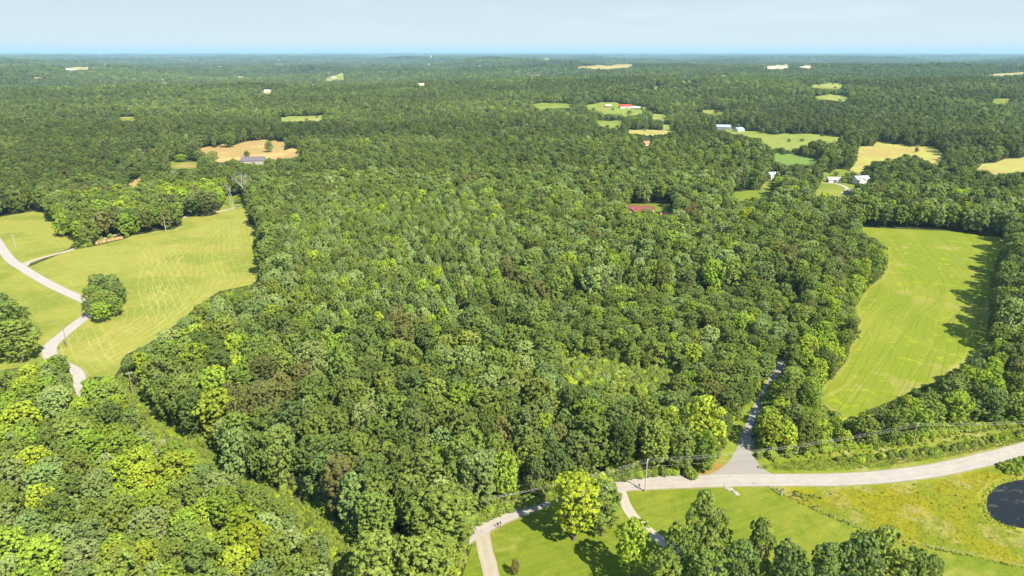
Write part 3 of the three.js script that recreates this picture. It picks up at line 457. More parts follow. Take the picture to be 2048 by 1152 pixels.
// ---- single trees that the photograph shows one by one: [foot x, foot y, top y, width] in pixels, then shape, tone, label
const trees = [];                                                        // everything that is a thing: {x, z, h, r, variant, tone, label, group}
function single(bx, by, ty, w, shape, tone, label, group) {
  const [x, z] = ground(bx, by), d0 = project(x, 0, z)[2], r = w / 2 / FOCAL * d0; let h = 4; for (; h < 40; h += 0.1) if (project(x, h, z)[1] < ty + 0.15 * 0) break;
  const c = NEAR.map((n, i) => i).filter(i => NEAR[i].shape === shape); trees.push({ x, z, h, r, v: c[trees.length % c.length], tone, label, group, own: true });
}
const yg = 'yard trees below the road';
single(1148, 1080, 951, 106, 'round', 'yellow', 'large yellow green maple shading the lawn beside the road');
single(1203, 1072, 964, 66, 'ragged', 'mid', 'mid green tree pressed against the large yellow green maple');
single(1263, 1162, 1044, 76, 'round', 'bright', 'round tree casting its shadow over the lawn beside the gravel drive');
single(1393, 1150, 984, 74, 'upright', 'dark', 'tall dark tree standing highest in the yard group', yg);
single(1354, 1215, 1056, 84, 'ragged', 'mid', 'olive tinged tree beside the tall dark yard tree', yg);
single(1428, 1137, 1022, 62, 'ragged', 'dark', 'open crowned dark tree with its bare trunk showing', yg);
single(1508, 1172, 1038, 58, 'upright', 'dark', 'slender dark tree with two upright tops in the yard', yg);
single(1470, 1215, 1085, 74, 'round', 'dark', 'low dark tree between the slender tree and the trunk', yg);
for (const [a, b, c, w] of [[1565, 1225, 1092, 92], [1640, 1230, 1093, 96], [1700, 1235, 1078, 92], [1745, 1225, 1060, 104], [1800, 1240, 1102, 74], [1840, 1238, 1112, 58]]) single(a, b, c, w * 0.9, a % 2 ? 'ragged' : 'round', a === 1745 ? 'mid' : 'dark', a === 1745 ? 'broad mid green tree rising above the yard row' : 'dark round tree in the row along the yard', yg);
single(1318, 1245, 1104, 78, 'round', 'mid', 'mid green tree crowding the gravel drive bend', yg); single(1400, 1260, 1110, 90, 'round', 'mid', 'mid green tree crowding the gravel drive bend', yg);
single(893, 1118, 985, 142, 'broad', 'mid', 'broad dense tree at the corner of the road and drive');
single(760, 1205, 1080, 110, 'broad', 'mid', 'spreading tree below the pole in the cut'); single(850, 1215, 1085, 120, 'broad', 'mid', 'spreading tree beside the grassy drive');
single(1030, 1151, 1120, 18, 'ragged', 'russet', 'small reddish sapling alone on the lawn');
for (const [a, b, c, w, t] of [[200, 590, 549, 42, 'dark'], [222, 596, 552, 46, 'dark'], [236, 612, 570, 38, 'dark'], [192, 612, 573, 42, 'mid'], [212, 626, 582, 48, 'mid'], [188, 634, 600, 36, 'dark'], [205, 645, 606, 40, 'bright'], [230, 632, 596, 40, 'mid'], [245, 607, 576, 24, 'dark']]) single(a, b, c, w, 'round', t, t === 'bright' ? 'yellowish bush at the road end of the hay field copse' : 'leafy tree in the copse on the hay field by the road bend', 'copse on the hay field');
single(47, 722, 642, 82, 'round', 'mid', 'rounded tree with a clear shadow below the country road bend');
single(14, 690, 588, 66, 'round', 'dark', 'dark tree behind the rounded tree by the road bend'); single(46, 668, 614, 44, 'ragged', 'dark', 'ragged dark tree between two rounder trees by the road'); single(-10, 705, 640, 50, 'round', 'mid', 'leafy tree at the edge of the field by the road'); single(8, 712, 694, 22, 'round', 'yellow', 'low yellow green bush below the rounded tree');
single(128, 473, 427, 34, 'upright', 'bright', 'bright green pointed tree alone at the small hay field edge');
single(414, 432, 385, 58, 'broad', 'olive', 'spreading yellowing oak with bare trunk on the hay field'); single(393, 433, 390, 46, 'broad', 'dark', 'dark oak with bare trunk beside the yellowing oak');
single(539, 305, 281, 18, 'upright', 'dark', 'lone dark tree standing in the tan field'); single(458, 295, 268, 30, 'broad', 'dark', 'wide dark tree at the far side of the tan field'); single(427, 326, 302, 24, 'round', 'mid', 'round tree before the tan field'); single(362, 324, 309, 24, 'round', 'bright', 'light green tree in the small yard before the tan field'); single(400, 322, 302, 26, 'round', 'dark', 'dark tree between the small yard and the tan field');
single(1291, 452, 418, 30, 'round', 'mid', 'round tree half hiding the red roofed house'); single(1272, 456, 424, 26, 'round', 'dark', 'dark tree before the front gable of the red roofed house');
single(478, 407, 396, 16, 'round', 'mid', 'small round tree on the yard at the end of the hay field');
single(1604, 283, 277, 10, 'round', 'dark', 'low bush alone on the broad pasture'); single(1672, 352, 343, 13, 'round', 'mid', 'small round yard tree behind the white garage'); single(1694, 353, 345, 12, 'round', 'mid', 'small round yard tree nearer the two storey white house');
for (const a of [1686, 1697, 1708]) single(a, 366, 352, 14, 'round', 'dark', 'dark clipped tree between the white garage and the white house', 'trees between the white houses');
single(1344, 262, 247, 14, 'round', 'mid', 'round tree alone on the narrow farm pasture'); single(1338, 425, 408, 14, 'round', 'olive', 'dull round tree on the lawn of the red roofed house');
single(103, 770, 722, 44, 'round', 'bright', 'bright bush beside the hidden bend of the country road'); single(122, 764, 712, 46, 'ragged', 'mid', 'leafy tree hiding the bend of the country road'); single(66, 780, 732, 44, 'round', 'bright', 'yellow green bush at the corner of the thicket'); single(190, 800, 756, 40, 'ragged', 'mid', 'grey green tree beside the end of the road'); single(222, 780, 752, 28, 'round', 'bright', 'bright bush below the tip of the hay field');

// ---- the woods: scattered with room for each crown
const grid = new Map(), CELL = 8, keyOf = (x, z) => Math.floor(x / CELL) * 4096 + Math.floor(z / CELL);
function free(x, z, r) { for (let i = -1; i <= 1; i++) for (let j = -1; j <= 1; j++) { const l = grid.get(keyOf(x + i * CELL, z + j * CELL)); if (l) for (const t of l) if (Math.hypot(t[0] - x, t[1] - z) < (r + t[2]) * 0.71) return false; } return true; }
function claim(x, z, r) { const k = keyOf(x, z); (grid.get(k) ?? grid.set(k, []).get(k)).push([x, z, r]); }
for (const t of trees) claim(t.x, t.z, t.r);
const wood = []; rnd = mulberry(1234);
const SIZE = { thicket: [7, 15, 2.3, 5.4], scrub: [6, 12, 2.2, 4.2], hedge: [7.5, 14, 2.4, 4.2], roadside: [8, 15, 2.6, 5], poplars: [14, 20, 2.6, 4.0], bank: [12, 18, 3.2, 5.6], wood: [13, 21, 2.9, 6.2] };
for (let pass = 0; pass < 3; pass++) for (let k = 0; k < 75000; k++) {
  const d = Math.sqrt(rr(62 * 62, 640 * 640)), a = rr(-0.86, 0.86), x = Math.sin(a) * d, z = -Math.cos(a) * d, p = project(x, 0, z);
  if (!p || p[0] < -260 || p[0] > 2300 || p[1] > 1900) continue;
  const st = standAt(p[0], p[1]), S = SIZE[st], f = [1, 0.72, 0.5][pass] * Math.pow(rnd(), 0.6), r = lerp(S[2], S[3], f), h = lerp(S[0], S[1], clamp(0.55 * f + 0.6 * rnd() - 0.1));
  let hh = h, rq = r; if (!free(x, z, r)) continue;
  if (!clear(x, 0, z, hh, rq)) { hh *= 0.55; rq *= 0.68; if (!clear(x, 0, z, hh, rq)) { hh *= 0.5; rq *= 0.68; if (!clear(x, 0, z, hh, rq)) continue; } }
  claim(x, z, rq);
  const c = project(x, hh * 0.6, z); wood.push({ x, z, h: hh, r: rq, v: st === 'poplars' ? [2, 5, 2, 0][rnd() * 4 | 0] : st === 'wood' ? [0, 1, 2, 3, 4, 6, 7, 1][rnd() * 8 | 0] : [0, 3, 4, 7, 1][rnd() * 5 | 0], tone: toneAt(c[0], c[1], x, z, st, rnd), st, px: rq * FOCAL / c[2], seen: c[0] > -10 && c[0] < 2058 && c[1] < 1165, q: c });
}
// of these the ones that show largest are things of their own
const cand = wood.filter(t => t.seen && t.px > 4).sort((a, b) => b.px * Math.sqrt(b.h / b.r) - a.px * Math.sqrt(a.h / a.r));
const chosen = new Set(cand.slice(0, 300 - trees.length));
const SIZEWORD = (t) => t.h > 17 ? 'tall' : t.h > 12.5 ? 'middling' : t.h > 9 ? 'lowish' : 'low';
const TONEWORD = { dark: 'dark green', mid: 'mid green', pale: 'pale grey green', bright: 'bright green', yellow: 'yellow green', olive: 'olive brown', russet: 'russet' };
const SHAPEWORD = { round: 'rounded', broad: 'broad domed', upright: 'narrow upright', ragged: 'uneven' };
const PLACE = { thicket: 'in the power line thicket', scrub: 'in scrub by the clearing', hedge: 'in the lane hedge', roadside: 'in the belt above the verge', poplars: 'in the poplar stand', bank: 'in the trees beside the hay bales', wood: 'in the big wood' };
for (const t of chosen) trees.push({ ...t, label: `${SIZEWORD(t)} ${TONEWORD[t.tone]} tree with ${SHAPEWORD[NEAR[t.v].shape]} crown ${PLACE[t.st]}`, group: 'trees ' + PLACE[t.st] });
rnd = mulberry(4321);
for (const t of trees) {
  const n = NEAR[t.v], g = new THREE.Group(), mats = MATS[t.tone];
  part('trunk', n.trunk, barkMats[rnd() * 3 | 0], g); part('crown', n.crown, mats[t.own ? (rnd() * mats.length / 4 | 0) * 4 + 2 + (rnd() * 2 | 0) : rnd() * mats.length | 0], g);
  g.position.set(t.x, terrain(t.x, t.z), t.z); g.rotation.y = rr(0, 6.28); g.scale.set(t.r / R0, t.h / H0, t.r / R0);
  thing(g, 'broadleaf_tree', t.label, 'tree', t.group);
}

// ---- all other trees: one forest
const forest = new THREE.Group(); forest.name = 'forest'; forest.userData = { kind: 'stuff', label: 'unbroken broadleaf forest rolling away to the horizon', category: 'forest' }; scene.add(forest);
const bins = new Map();
const put = (geo, x, y, z, sx, sy, tone, v = 1) => { const l = bins.get(geo) ?? bins.set(geo, []).get(geo); l.push([x, y, z, sx, sy, rr(0, 6.28), tone, v]); };
function tint(t) { const c = TONES[t]; return c[rnd() * c.length | 0]; }
for (const t of wood) if (!chosen.has(t)) { const d = Math.hypot(t.x, t.z); put(d < 520 ? MID[t.v] : FAR[t.v % FAR.length], t.x, 0, t.z, t.r / R0, t.h / H0, tint(t.tone), rr(0.74, 1.28)); }
function scatter(d0, d1, cell, lods) {                                   // a jittered grid in the wedge that the picture shows
  for (let z = -d1; z < 0; z += cell) { const X = -z * 0.92 + 120; for (let x = -X; x < X; x += cell) {
    const jx = x + rr(-0.45, 0.45) * cell, jz = z + rr(-0.45, 0.45) * cell, d = Math.hypot(jx, jz); if (d < d0 || d >= d1 || !inView(jx, jz, 160)) continue;
    const big = fbm(jx / 130, jz / 130, 2, 301), stand = 0.5 + 0.72 * fbm(jx / 240, jz / 170, 3, 307), h = rr(8.5, 20) * (0.66 + 0.6 * big), r = cell * rr(0.36, 0.66), y = terrain(jx, jz); let f = 1; while (f > 0.2 && !clear(jx, y, jz, h * f, r * 0.8 * Math.sqrt(f))) f *= 0.58; if (f <= 0.2) { if (rnd() < 0.985) continue; f = 0.5; }
    const n = fbm(jx / 170, jz / 110, 3, 302), k = rnd(), tone = n > 0.56 ? (k < 0.16 ? 'pale' : k < 0.66 ? 'mid' : k < 0.7 ? 'bright' : 'dark') : (k < 0.74 ? 'dark' : k < 0.92 ? 'mid' : k < 0.95 ? 'pale' : 'olive');  // tints weighted dark: shade between far crowns is put into leaf colour
    put(lods[rnd() * lods.length | 0], jx, y - 0.5, jz, r * Math.sqrt(f) / R0, h * f / H0, tint(tone), stand * rr(0.75, 1.2));
  } }
}
scatter(640, 1300, 8.2, FAR);
scatter(1300, 3300, 10, FARTHER);
{ // beyond, clumps of crowns that grow wider with the distance
  for (let d = 3300; d < 36000;) { const s = d * 0.0056, n = Math.ceil(1.62 * d / s); for (let k = 0; k < n; k++) {
    const a = -0.81 + (k + rnd()) / n * 1.62, dd = d + rr(-0.5, 0.5) * s, x = Math.sin(a) * dd, z = -Math.cos(a) * dd, y = terrain(x, z); if (!inView(x, z, 120)) continue;
    const h = rr(8, 20) * (0.6 + 0.8 * fbm(x / 300, z / 300, 2, 303)) + d * 0.0002, stand = 0.46 + 0.72 * fbm(x / 700, z / 400, 3, 308); if (!clear(x, y, z, h, s * 0.5)) continue;
    const q = fbm(x / 600, z / 420, 3, 304), u = rnd(), tone = q > 0.58 ? (u < 0.12 ? 'pale' : u < 0.55 ? 'mid' : 'dark') : (u < 0.8 ? 'dark' : 'mid');  // distant clumps also tinted darker, in place of shade among their crowns
    put(CLUMP[rnd() * 4 | 0], x, y - 1, z, s * 0.66, h * 1.25, tint(tone), stand * rr(0.75, 1.2)); }
    d += s * 0.92; }
}
function instanced(list, geo, name, parent) {
  const m = new THREE.InstancedMesh(geo, white, list.length), mt = new THREE.Matrix4(), q = new THREE.Quaternion(), up = new THREE.Vector3(0, 1, 0), c = new THREE.Color();
  list.forEach(([x, y, z, sx, sy, a, t, v], i) => { mt.compose(new THREE.Vector3(x, y, z), q.setFromAxisAngle(up, a), new THREE.Vector3(sx, sy, sx)); m.setMatrixAt(i, mt); m.setColorAt(i, c.setRGB(t[0] * v, t[1] * v, t[2] * v)); });
  m.name = name; m.userData = { kind: 'stuff' }; m.castShadow = m.receiveShadow = true; parent.add(m); return m;
}
let nInst = 0; for (const [geo, list] of bins) { instanced(list, geo, numbered('canopy'), forest); nInst += list.length; }

// ---- undergrowth, verge brush and rough grass
const under = new THREE.Group(); under.name = 'undergrowth'; under.userData = { kind: 'stuff', label: 'low bushes and brush filling wood edges, verges and clearings', category: 'undergrowth' }; scene.add(under);
{
  const lists = SHRUB.map(() => []); rnd = mulberry(99);
  const add = (x, z, r, h, t, v = rr(0.8, 1.2)) => lists[rnd() * 4 | 0].push([x, 0, z, r, h, rr(0, 6.28), t, v]);
  for (let k = 0; k < 60000; k++) { const d = Math.sqrt(rr(70 * 70, 520 * 520)), a = rr(-0.82, 0.82), x = Math.sin(a) * d, z = -Math.cos(a) * d, p = project(x, 0, z); if (!p || p[0] < -120 || p[0] > 2170 || p[1] > 1400) continue; const h = rr(1.2, 4), r = h * rr(0.5, 0.8); if (!clear(x, 0, z, h, r)) continue; add(x, z, r, h, tint(rnd() < 0.35 ? 'bright' : rnd() < 0.7 ? 'mid' : 'dark')); }
  const brush = (key, n, lo, hi, tones, test) => { const b = boxed(V[key] ?? key), o = boxed(G(V[key] ?? key)); for (let k = 0, c = 0; k < n * 40 && c < n; k++) { const x = rr(o.x0, o.x1), z = rr(o.y0, o.y1); if (!inside(o.p, x, z) || (test && !test(x, z))) continue; const h = rr(lo, hi); add(x, z, h * rr(0.6, 1.1), h, tint(tones[rnd() * tones.length | 0])); c++; } };
  brush('clearing', 800, 0.7, 3.2, ['bright', 'mid', 'mid', 'dark', 'pale']);
  brush('cut', 1200, 0.3, 1.2, ['mid', 'dark', 'mid', 'bright']);
  brush([[1545, 922], [1570, 914], [1690, 898], [1811, 890], [1881, 872], [1990, 858], [2080, 850], [2080, 866], [1990, 884], [1900, 898], [1811, 912], [1690, 920], [1561, 930]], 380, 0.2, 0.7, ['bright', 'bright', 'yellow', 'mid', 'bright']);
  brush([[1660, 922], [1720, 913], [1860, 900], [1960, 884], [2040, 868], [2040, 874], [1960, 892], [1860, 910], [1720, 924]], 150, 0.7, 1.6, ['dark', 'mid', 'bright']);
  brush([[1540, 916], [1570, 906], [1688, 890], [1811, 880], [1881, 862], [2048, 846], [2048, 852], [1881, 870], [1811, 888], [1688, 898], [1570, 914]], 260, 0.8, 2.4, ['mid', 'bright', 'bright']);
  brush([[936, 1042], [1020, 1014], [1120, 986], [1232, 952], [1320, 942], [1410, 932], [1410, 938], [1320, 949], [1232, 960], [1120, 993], [1020, 1022], [940, 1050]], 420, 0.6, 2.6, ['mid', 'bright', 'dark', 'mid']);
  brush([[1990, 930], [2048, 915], [2120, 900], [2120, 945], [2048, 950], [2010, 950]], 160, 0.5, 1.6, ['bright', 'mid']);
  brush([[1956, 1010], [1966, 985], [1990, 966], [2020, 956], [2048, 952], [2048, 960], [2012, 966], [1990, 977], [1976, 993], [1971, 1012], [1984, 1036], [2040, 1060], [2048, 1068], [2010, 1058], [1975, 1040]], 240, 0.12, 0.4, ['yellow', 'bright']);
  brush([[1545, 974], [1640, 1022], [1745, 1064], [1880, 1098], [2060, 1136], [2060, 1141], [1880, 1103], [1745, 1069], [1640, 1028], [1540, 980]], 170, 0.15, 0.45, ['mid', 'olive', 'pale', 'bright']);
  brush([[1545, 974], [1600, 985], [1660, 1000], [1640, 1020], [1560, 985]], 60, 0.2, 0.6, ['mid', 'olive', 'pale']);
  brush([[1600, 985], [1780, 972], [1900, 950], [1950, 980], [1950, 1040], [2048, 1080], [2048, 1130], [1800, 1075]], 24, 0.2, 0.5, ['bright', 'mid']);
  brush([[1560, 760], [1600, 760], [1700, 850], [1690, 880], [1530, 915], [1515, 880], [1540, 800]], 300, 1.5, 4, ['bright', 'mid', 'dark'], (x, z) => { const p = project(x, 1.5, z); return !hit(openList[Object.keys(V).indexOf('field')], p[0], p[1]) && !hit(openList[Object.keys(V).indexOf('lane')], p[0], p[1]); });
  SHRUB.forEach((g, k) => { if (lists[k].length) { instanced(lists[k], g, numbered('brush'), under); nInst += lists[k].length; } });
  // grass tufts
  const q = new Q(); for (let k = 0; k < 14; k++) { const a = rr(0, 6.28), r = rr(0, 0.3), x = Math.cos(a) * r, z = Math.sin(a) * r, h = rr(0.4, 1), l = rr(0.1, 0.4), w = 0.05, b = q.p.length / 3; q.p.push(x - w, 0, z, x + w, 0, z, x + Math.cos(a) * l, h, z + Math.sin(a) * l); const v = rr(0.8, 1.2); for (let c = 0; c < 3; c++) q.c.push(v, v, v); q.i.push(b, b + 1, b + 2); }
  const tuft = done(q), tl = []; const mead = boxed(G([[1545, 984], [1680, 980], [1860, 966], [2048, 924], [2100, 912], [2100, 1140], [1960, 1112], [1745, 1064], [1640, 1022]])), pond = boxed(G([[1966, 1012], [1990, 972], [2040, 955], [2200, 955], [2200, 1060], [2040, 1062], [1980, 1040]]));
  for (let k = 0; k < 12000; k++) { const x = rr(mead.x0, mead.x1), z = rr(mead.y0, mead.y1); if (!inside(mead.p, x, z) || inside(pond.p, x, z)) continue; const dry = fbm(x / 7 + 11, z / 7, 3, 73) > 0.6; tl.push([x, 0, z, rr(0.5, 0.9), rr(0.12, 0.26), rr(0, 6.28), dry ? [0.25, 0.23, 0.07] : [0.19, 0.20, 0.018], rr(0.85, 1.15)]); }
  const vg = boxed(G([[1508, 935], [1561, 925], [1688, 915], [1811, 905], [1881, 892], [2048, 856], [2120, 850], [2060, 880], [1930, 908], [1780, 932], [1680, 940], [1560, 941], [1525, 938]]));
  for (let k = 0; k < 12000; k++) { const x = rr(vg.x0, vg.x1), z = rr(vg.y0, vg.y1); if (inside(vg.p, x, z)) tl.push([x, 0, z, rr(0.7, 1.2), rr(0.2, 0.5), rr(0, 6.28), rnd() < 0.2 ? [0.33, 0.29, 0.12] : [0.17, 0.22, 0.025], rr(0.75, 1.2)]); }
  const grass = new THREE.Group(); grass.name = 'grass'; grass.userData = { kind: 'stuff', label: 'tufts of rough grass on the meadow and the verge', category: 'grass' }; scene.add(grass);
  instanced(tl, tuft, 'tufts', grass); nInst += tl.length;
}
console.log('crown triangles', NEAR.map(n => n.crown.attributes.position.count / 3).join(' '), MID.map(n => n.attributes.position.count / 3).join(' '));
console.log('trees', trees.length, 'wood', wood.length, 'instances', nInst);

// ---------------------------------------------------------------- dead trees
function deadTree(bx, by, ty, spread, label, seed) {
  rnd = mulberry(seed); const [x, z] = ground(bx, by); let h = 3; for (; h < 30; h += 0.1) if (project(x, h, z)[1] < ty) break;
  const g = new THREE.Group(), q = new Q(), b = new Q();
  const grow = (p, d, L, r, lv, qq) => { const e = [p[0] + d[0] * L, p[1] + d[1] * L, p[2] + d[2] * L]; tube(qq, p, e, r, r * 0.62, lv > 2 ? 3 : 5); if (lv >= 5) return; const n = lv === 0 ? 4 : 2 + (rnd() < 0.5); for (let k = 0; k < n; k++) { const j = ball(), m = [d[0] * 1.1 + j[0] * spread, Math.abs(d[1]) * 1.1 + j[1] * 0.4 + 0.25, d[2] * 1.1 + j[2] * spread], s = Math.hypot(...m); grow(e, m.map(v => v / s), L * rr(0.55, 0.8), r * 0.6, lv + 1, b); } };
  grow([0, -0.2, 0], [0, 1, 0], h * 0.36, h * 0.018 + 0.05, 0, q);
  part('trunk', done(q), M(0.30, 0.27, 0.24), g); part('branches', done(b), M(0.34, 0.31, 0.28), g);
  g.position.set(x, terrain(x, z), z); thing(g, 'dead_tree', label, 'tree');
}
deadTree(326, 950, 884, 0.55, 'bare grey dead tree standing in the thicket', 31);
deadTree(497, 410, 352, 0.6, 'bare grey dead tree at the corner of the hay field', 32);
deadTree(462, 412, 368, 0.5, 'thin leafless tree near the end of the hay field', 33);
deadTree(153, 478, 452, 0.5, 'pale broken snag beside the hedge of the hay field', 34);
deadTree(1240, 452, 410, 0.4, 'bare grey tree before the red roofed house', 35);

// ---------------------------------------------------------------- utility poles and wires
rnd = mulberry(5);
const poleWood = M(0.24, 0.19, 0.15), greyWood = M(0.36, 0.33, 0.30), ceramic = M(0.55, 0.55, 0.52, 0.4), steel = M(0.42, 0.43, 0.44, 0.5, 0.6), wireMat = M(0.42, 0.42, 0.40, 0.5, 0.3);
const cyl = (rt, rb, h, s = 10) => new THREE.CylinderGeometry(rt, rb, h, s).translate(0, h / 2, 0);
function pole(bx, by, ty, turn, label, opt = {}) {
  const [x, z] = ground(bx, by); let h = 6; for (; h < 15; h += 0.05) if (project(x, h, z)[1] < ty) break; h = clamp(h, 8, 13);
  const g = new THREE.Group(); part('post', cyl(0.13, 0.2, h + 0.2, 12).translate(0, -0.2, 0), opt.grey ? greyWood : poleWood, g);
  const at = []; const arms = opt.plain ? [] : [[h - 0.45, 2.4]];
  for (const [y, w] of arms) { const a = part('crossarm', new THREE.BoxGeometry(w, 0.13, 0.11).translate(0, y, 0.2), greyWood, g); for (const s of [-0.46, -0.2, 0.2, 0.46]) { part('insulator', cyl(0.05, 0.075, 0.17, 8).translate(s * w, y + 0.065, 0.2), ceramic, a); at.push([s * w, y + 0.22, 0.2]); } }
  part('insulator', cyl(0.05, 0.08, 0.2, 8).translate(0, h, 0), ceramic, g); if (opt.plain) at.push([0, h + 0.18, 0], [0.2, h - 1.2, 0], [-0.2, h - 1.9, 0]);
  else at.push([0.22, h - 2.4, 0]);
  if (opt.can) { const c = part('transformer', cyl(0.26, 0.26, 0.8, 14).translate(0.45, h - 2.0, 0), steel, g); part('bushing', cyl(0.04, 0.05, 0.22, 8).translate(0.45, h - 1.2, 0), ceramic, c); }
  g.position.set(x, terrain(x, z), z); g.rotation.y = turn; thing(g, 'utility_pole', label, 'utility pole', 'utility poles');
  g.updateMatrixWorld(); return at.map(a => new THREE.Vector3(...a).applyMatrix4(g.matrixWorld));
}
function wire(a, b, sag, label, r = 0.013) { const pts = []; for (let k = 0; k <= 14; k++) { const t = k / 14; pts.push(new THREE.Vector3().lerpVectors(a, b, t).add(new THREE.Vector3(0, -sag * 4 * t * (1 - t), 0))); } const m = new THREE.Mesh(new THREE.TubeGeometry(new THREE.CatmullRomCurve3(pts), 28, r, 4), wireMat); thing(m, 'overhead_wire', label, 'wire', 'overhead wires'); }
const pA = pole(1290, 983, 919, 1.15, 'tall grey utility pole on the lawn edge beside the gravel drive', { grey: true }), pB = pole(1825, 893, 847, 1.2, 'wooden utility pole with transformer on the brushy verge', { can: true }), pC = pole(727, 1080, 1047, 0.75, 'utility pole at the end of the cleared power line strip', { grey: true }), pD = pole(266, 789, 744, 0.75, 'utility pole below the tip of the hay field', {});
const pE = pole(2330, 862, 815, 1.2, 'utility pole farther along the brushy verge');
const span = (a, b, sag, label) => a.forEach((p, k) => b[k] && wire(p, b[k], sag + 0.15 * k, label));
span(pC, pA, 2.2, 'overhead wire crossing the road beside the yellow green maple'); span(pA, pB, 1.7, 'overhead wire above the lane mouth'); span(pB, pE, 1.6, 'overhead wire running along the verge'); span(pC, pD, 2.6, 'overhead wire along the cleared strip through the wood');
const qA = pole(135, 696, 650, 0.6, 'wooden utility pole between the winding road and the hay field', { plain: true }), qB = pole(332, 464, 438, 0.9, 'wooden utility pole before the hedge of the hay field', { plain: true, grey: true }), qC = pole(32, 499, 470, 0.2, 'pale utility pole with crossarm on the small hay field', { grey: true }), qD = pole(467, 421, 376, 0.9, 'pale utility pole at the end of the hay field', { plain: true, grey: true }), qF = pole(215, 448, 416, 0.9, 'pale utility pole among the trees by the hedge', { plain: true, grey: true });
wire(pD[0], qA[0], 2, 'overhead wire from the hay field tip to the road pole', 0.015);

// ---------------------------------------------------------------- hay bales
{
  const hayMats = [M(0.33, 0.21, 0.09), M(0.27, 0.17, 0.075), M(0.36, 0.24, 0.11)], endMats = [M(0.37, 0.25, 0.12), M(0.30, 0.2, 0.09)];
  rnd = mulberry(8); const body = (() => { const g = new THREE.CylinderGeometry(0.78, 0.78, 1.35, 20, 3, true); const p = g.attributes.position; for (let i = 0; i < p.count; i++) { const k = 1 + (hash(i, 3) - 0.5) * 0.05; p.setXYZ(i, p.getX(i) * k, p.getY(i), p.getZ(i) * k); } g.rotateZ(Math.PI / 2).translate(0, 0.76, 0); g.computeVertexNormals(); return g; })();
  const end = new THREE.CylinderGeometry(0.77, 0.77, 0.04, 20).rotateZ(Math.PI / 2).translate(0, 0.76, 0), A = ground(192, 489), B = ground(246, 477.5), n = 11;
  for (let k = 0; k < n; k++) { const t = (k + 0.5) / n, g = new THREE.Group(); part('roll', body, hayMats[k % 3], g); const f = part('end_face', end, endMats[k % 2], g); f.position.x = 0.67; const f2 = part('end_face', end, endMats[k % 2], g); f2.position.x = -0.67; g.scale.setScalar(1.15); g.position.set(lerp(A[0], B[0], t) + rr(-0.3, 0.3), 0, lerp(A[1], B[1], t) + rr(-0.3, 0.3) + Math.sin(t * 3) * -1.5); g.rotation.y = Math.atan2(-(B[1] - A[1]), B[0] - A[0]) + Math.PI / 2 * 0.85 + rr(-0.2, 0.2); thing(g, 'hay_bale', 'round straw coloured bale in the row along the hay field hedge', 'hay bale', 'row of hay bales'); }
}

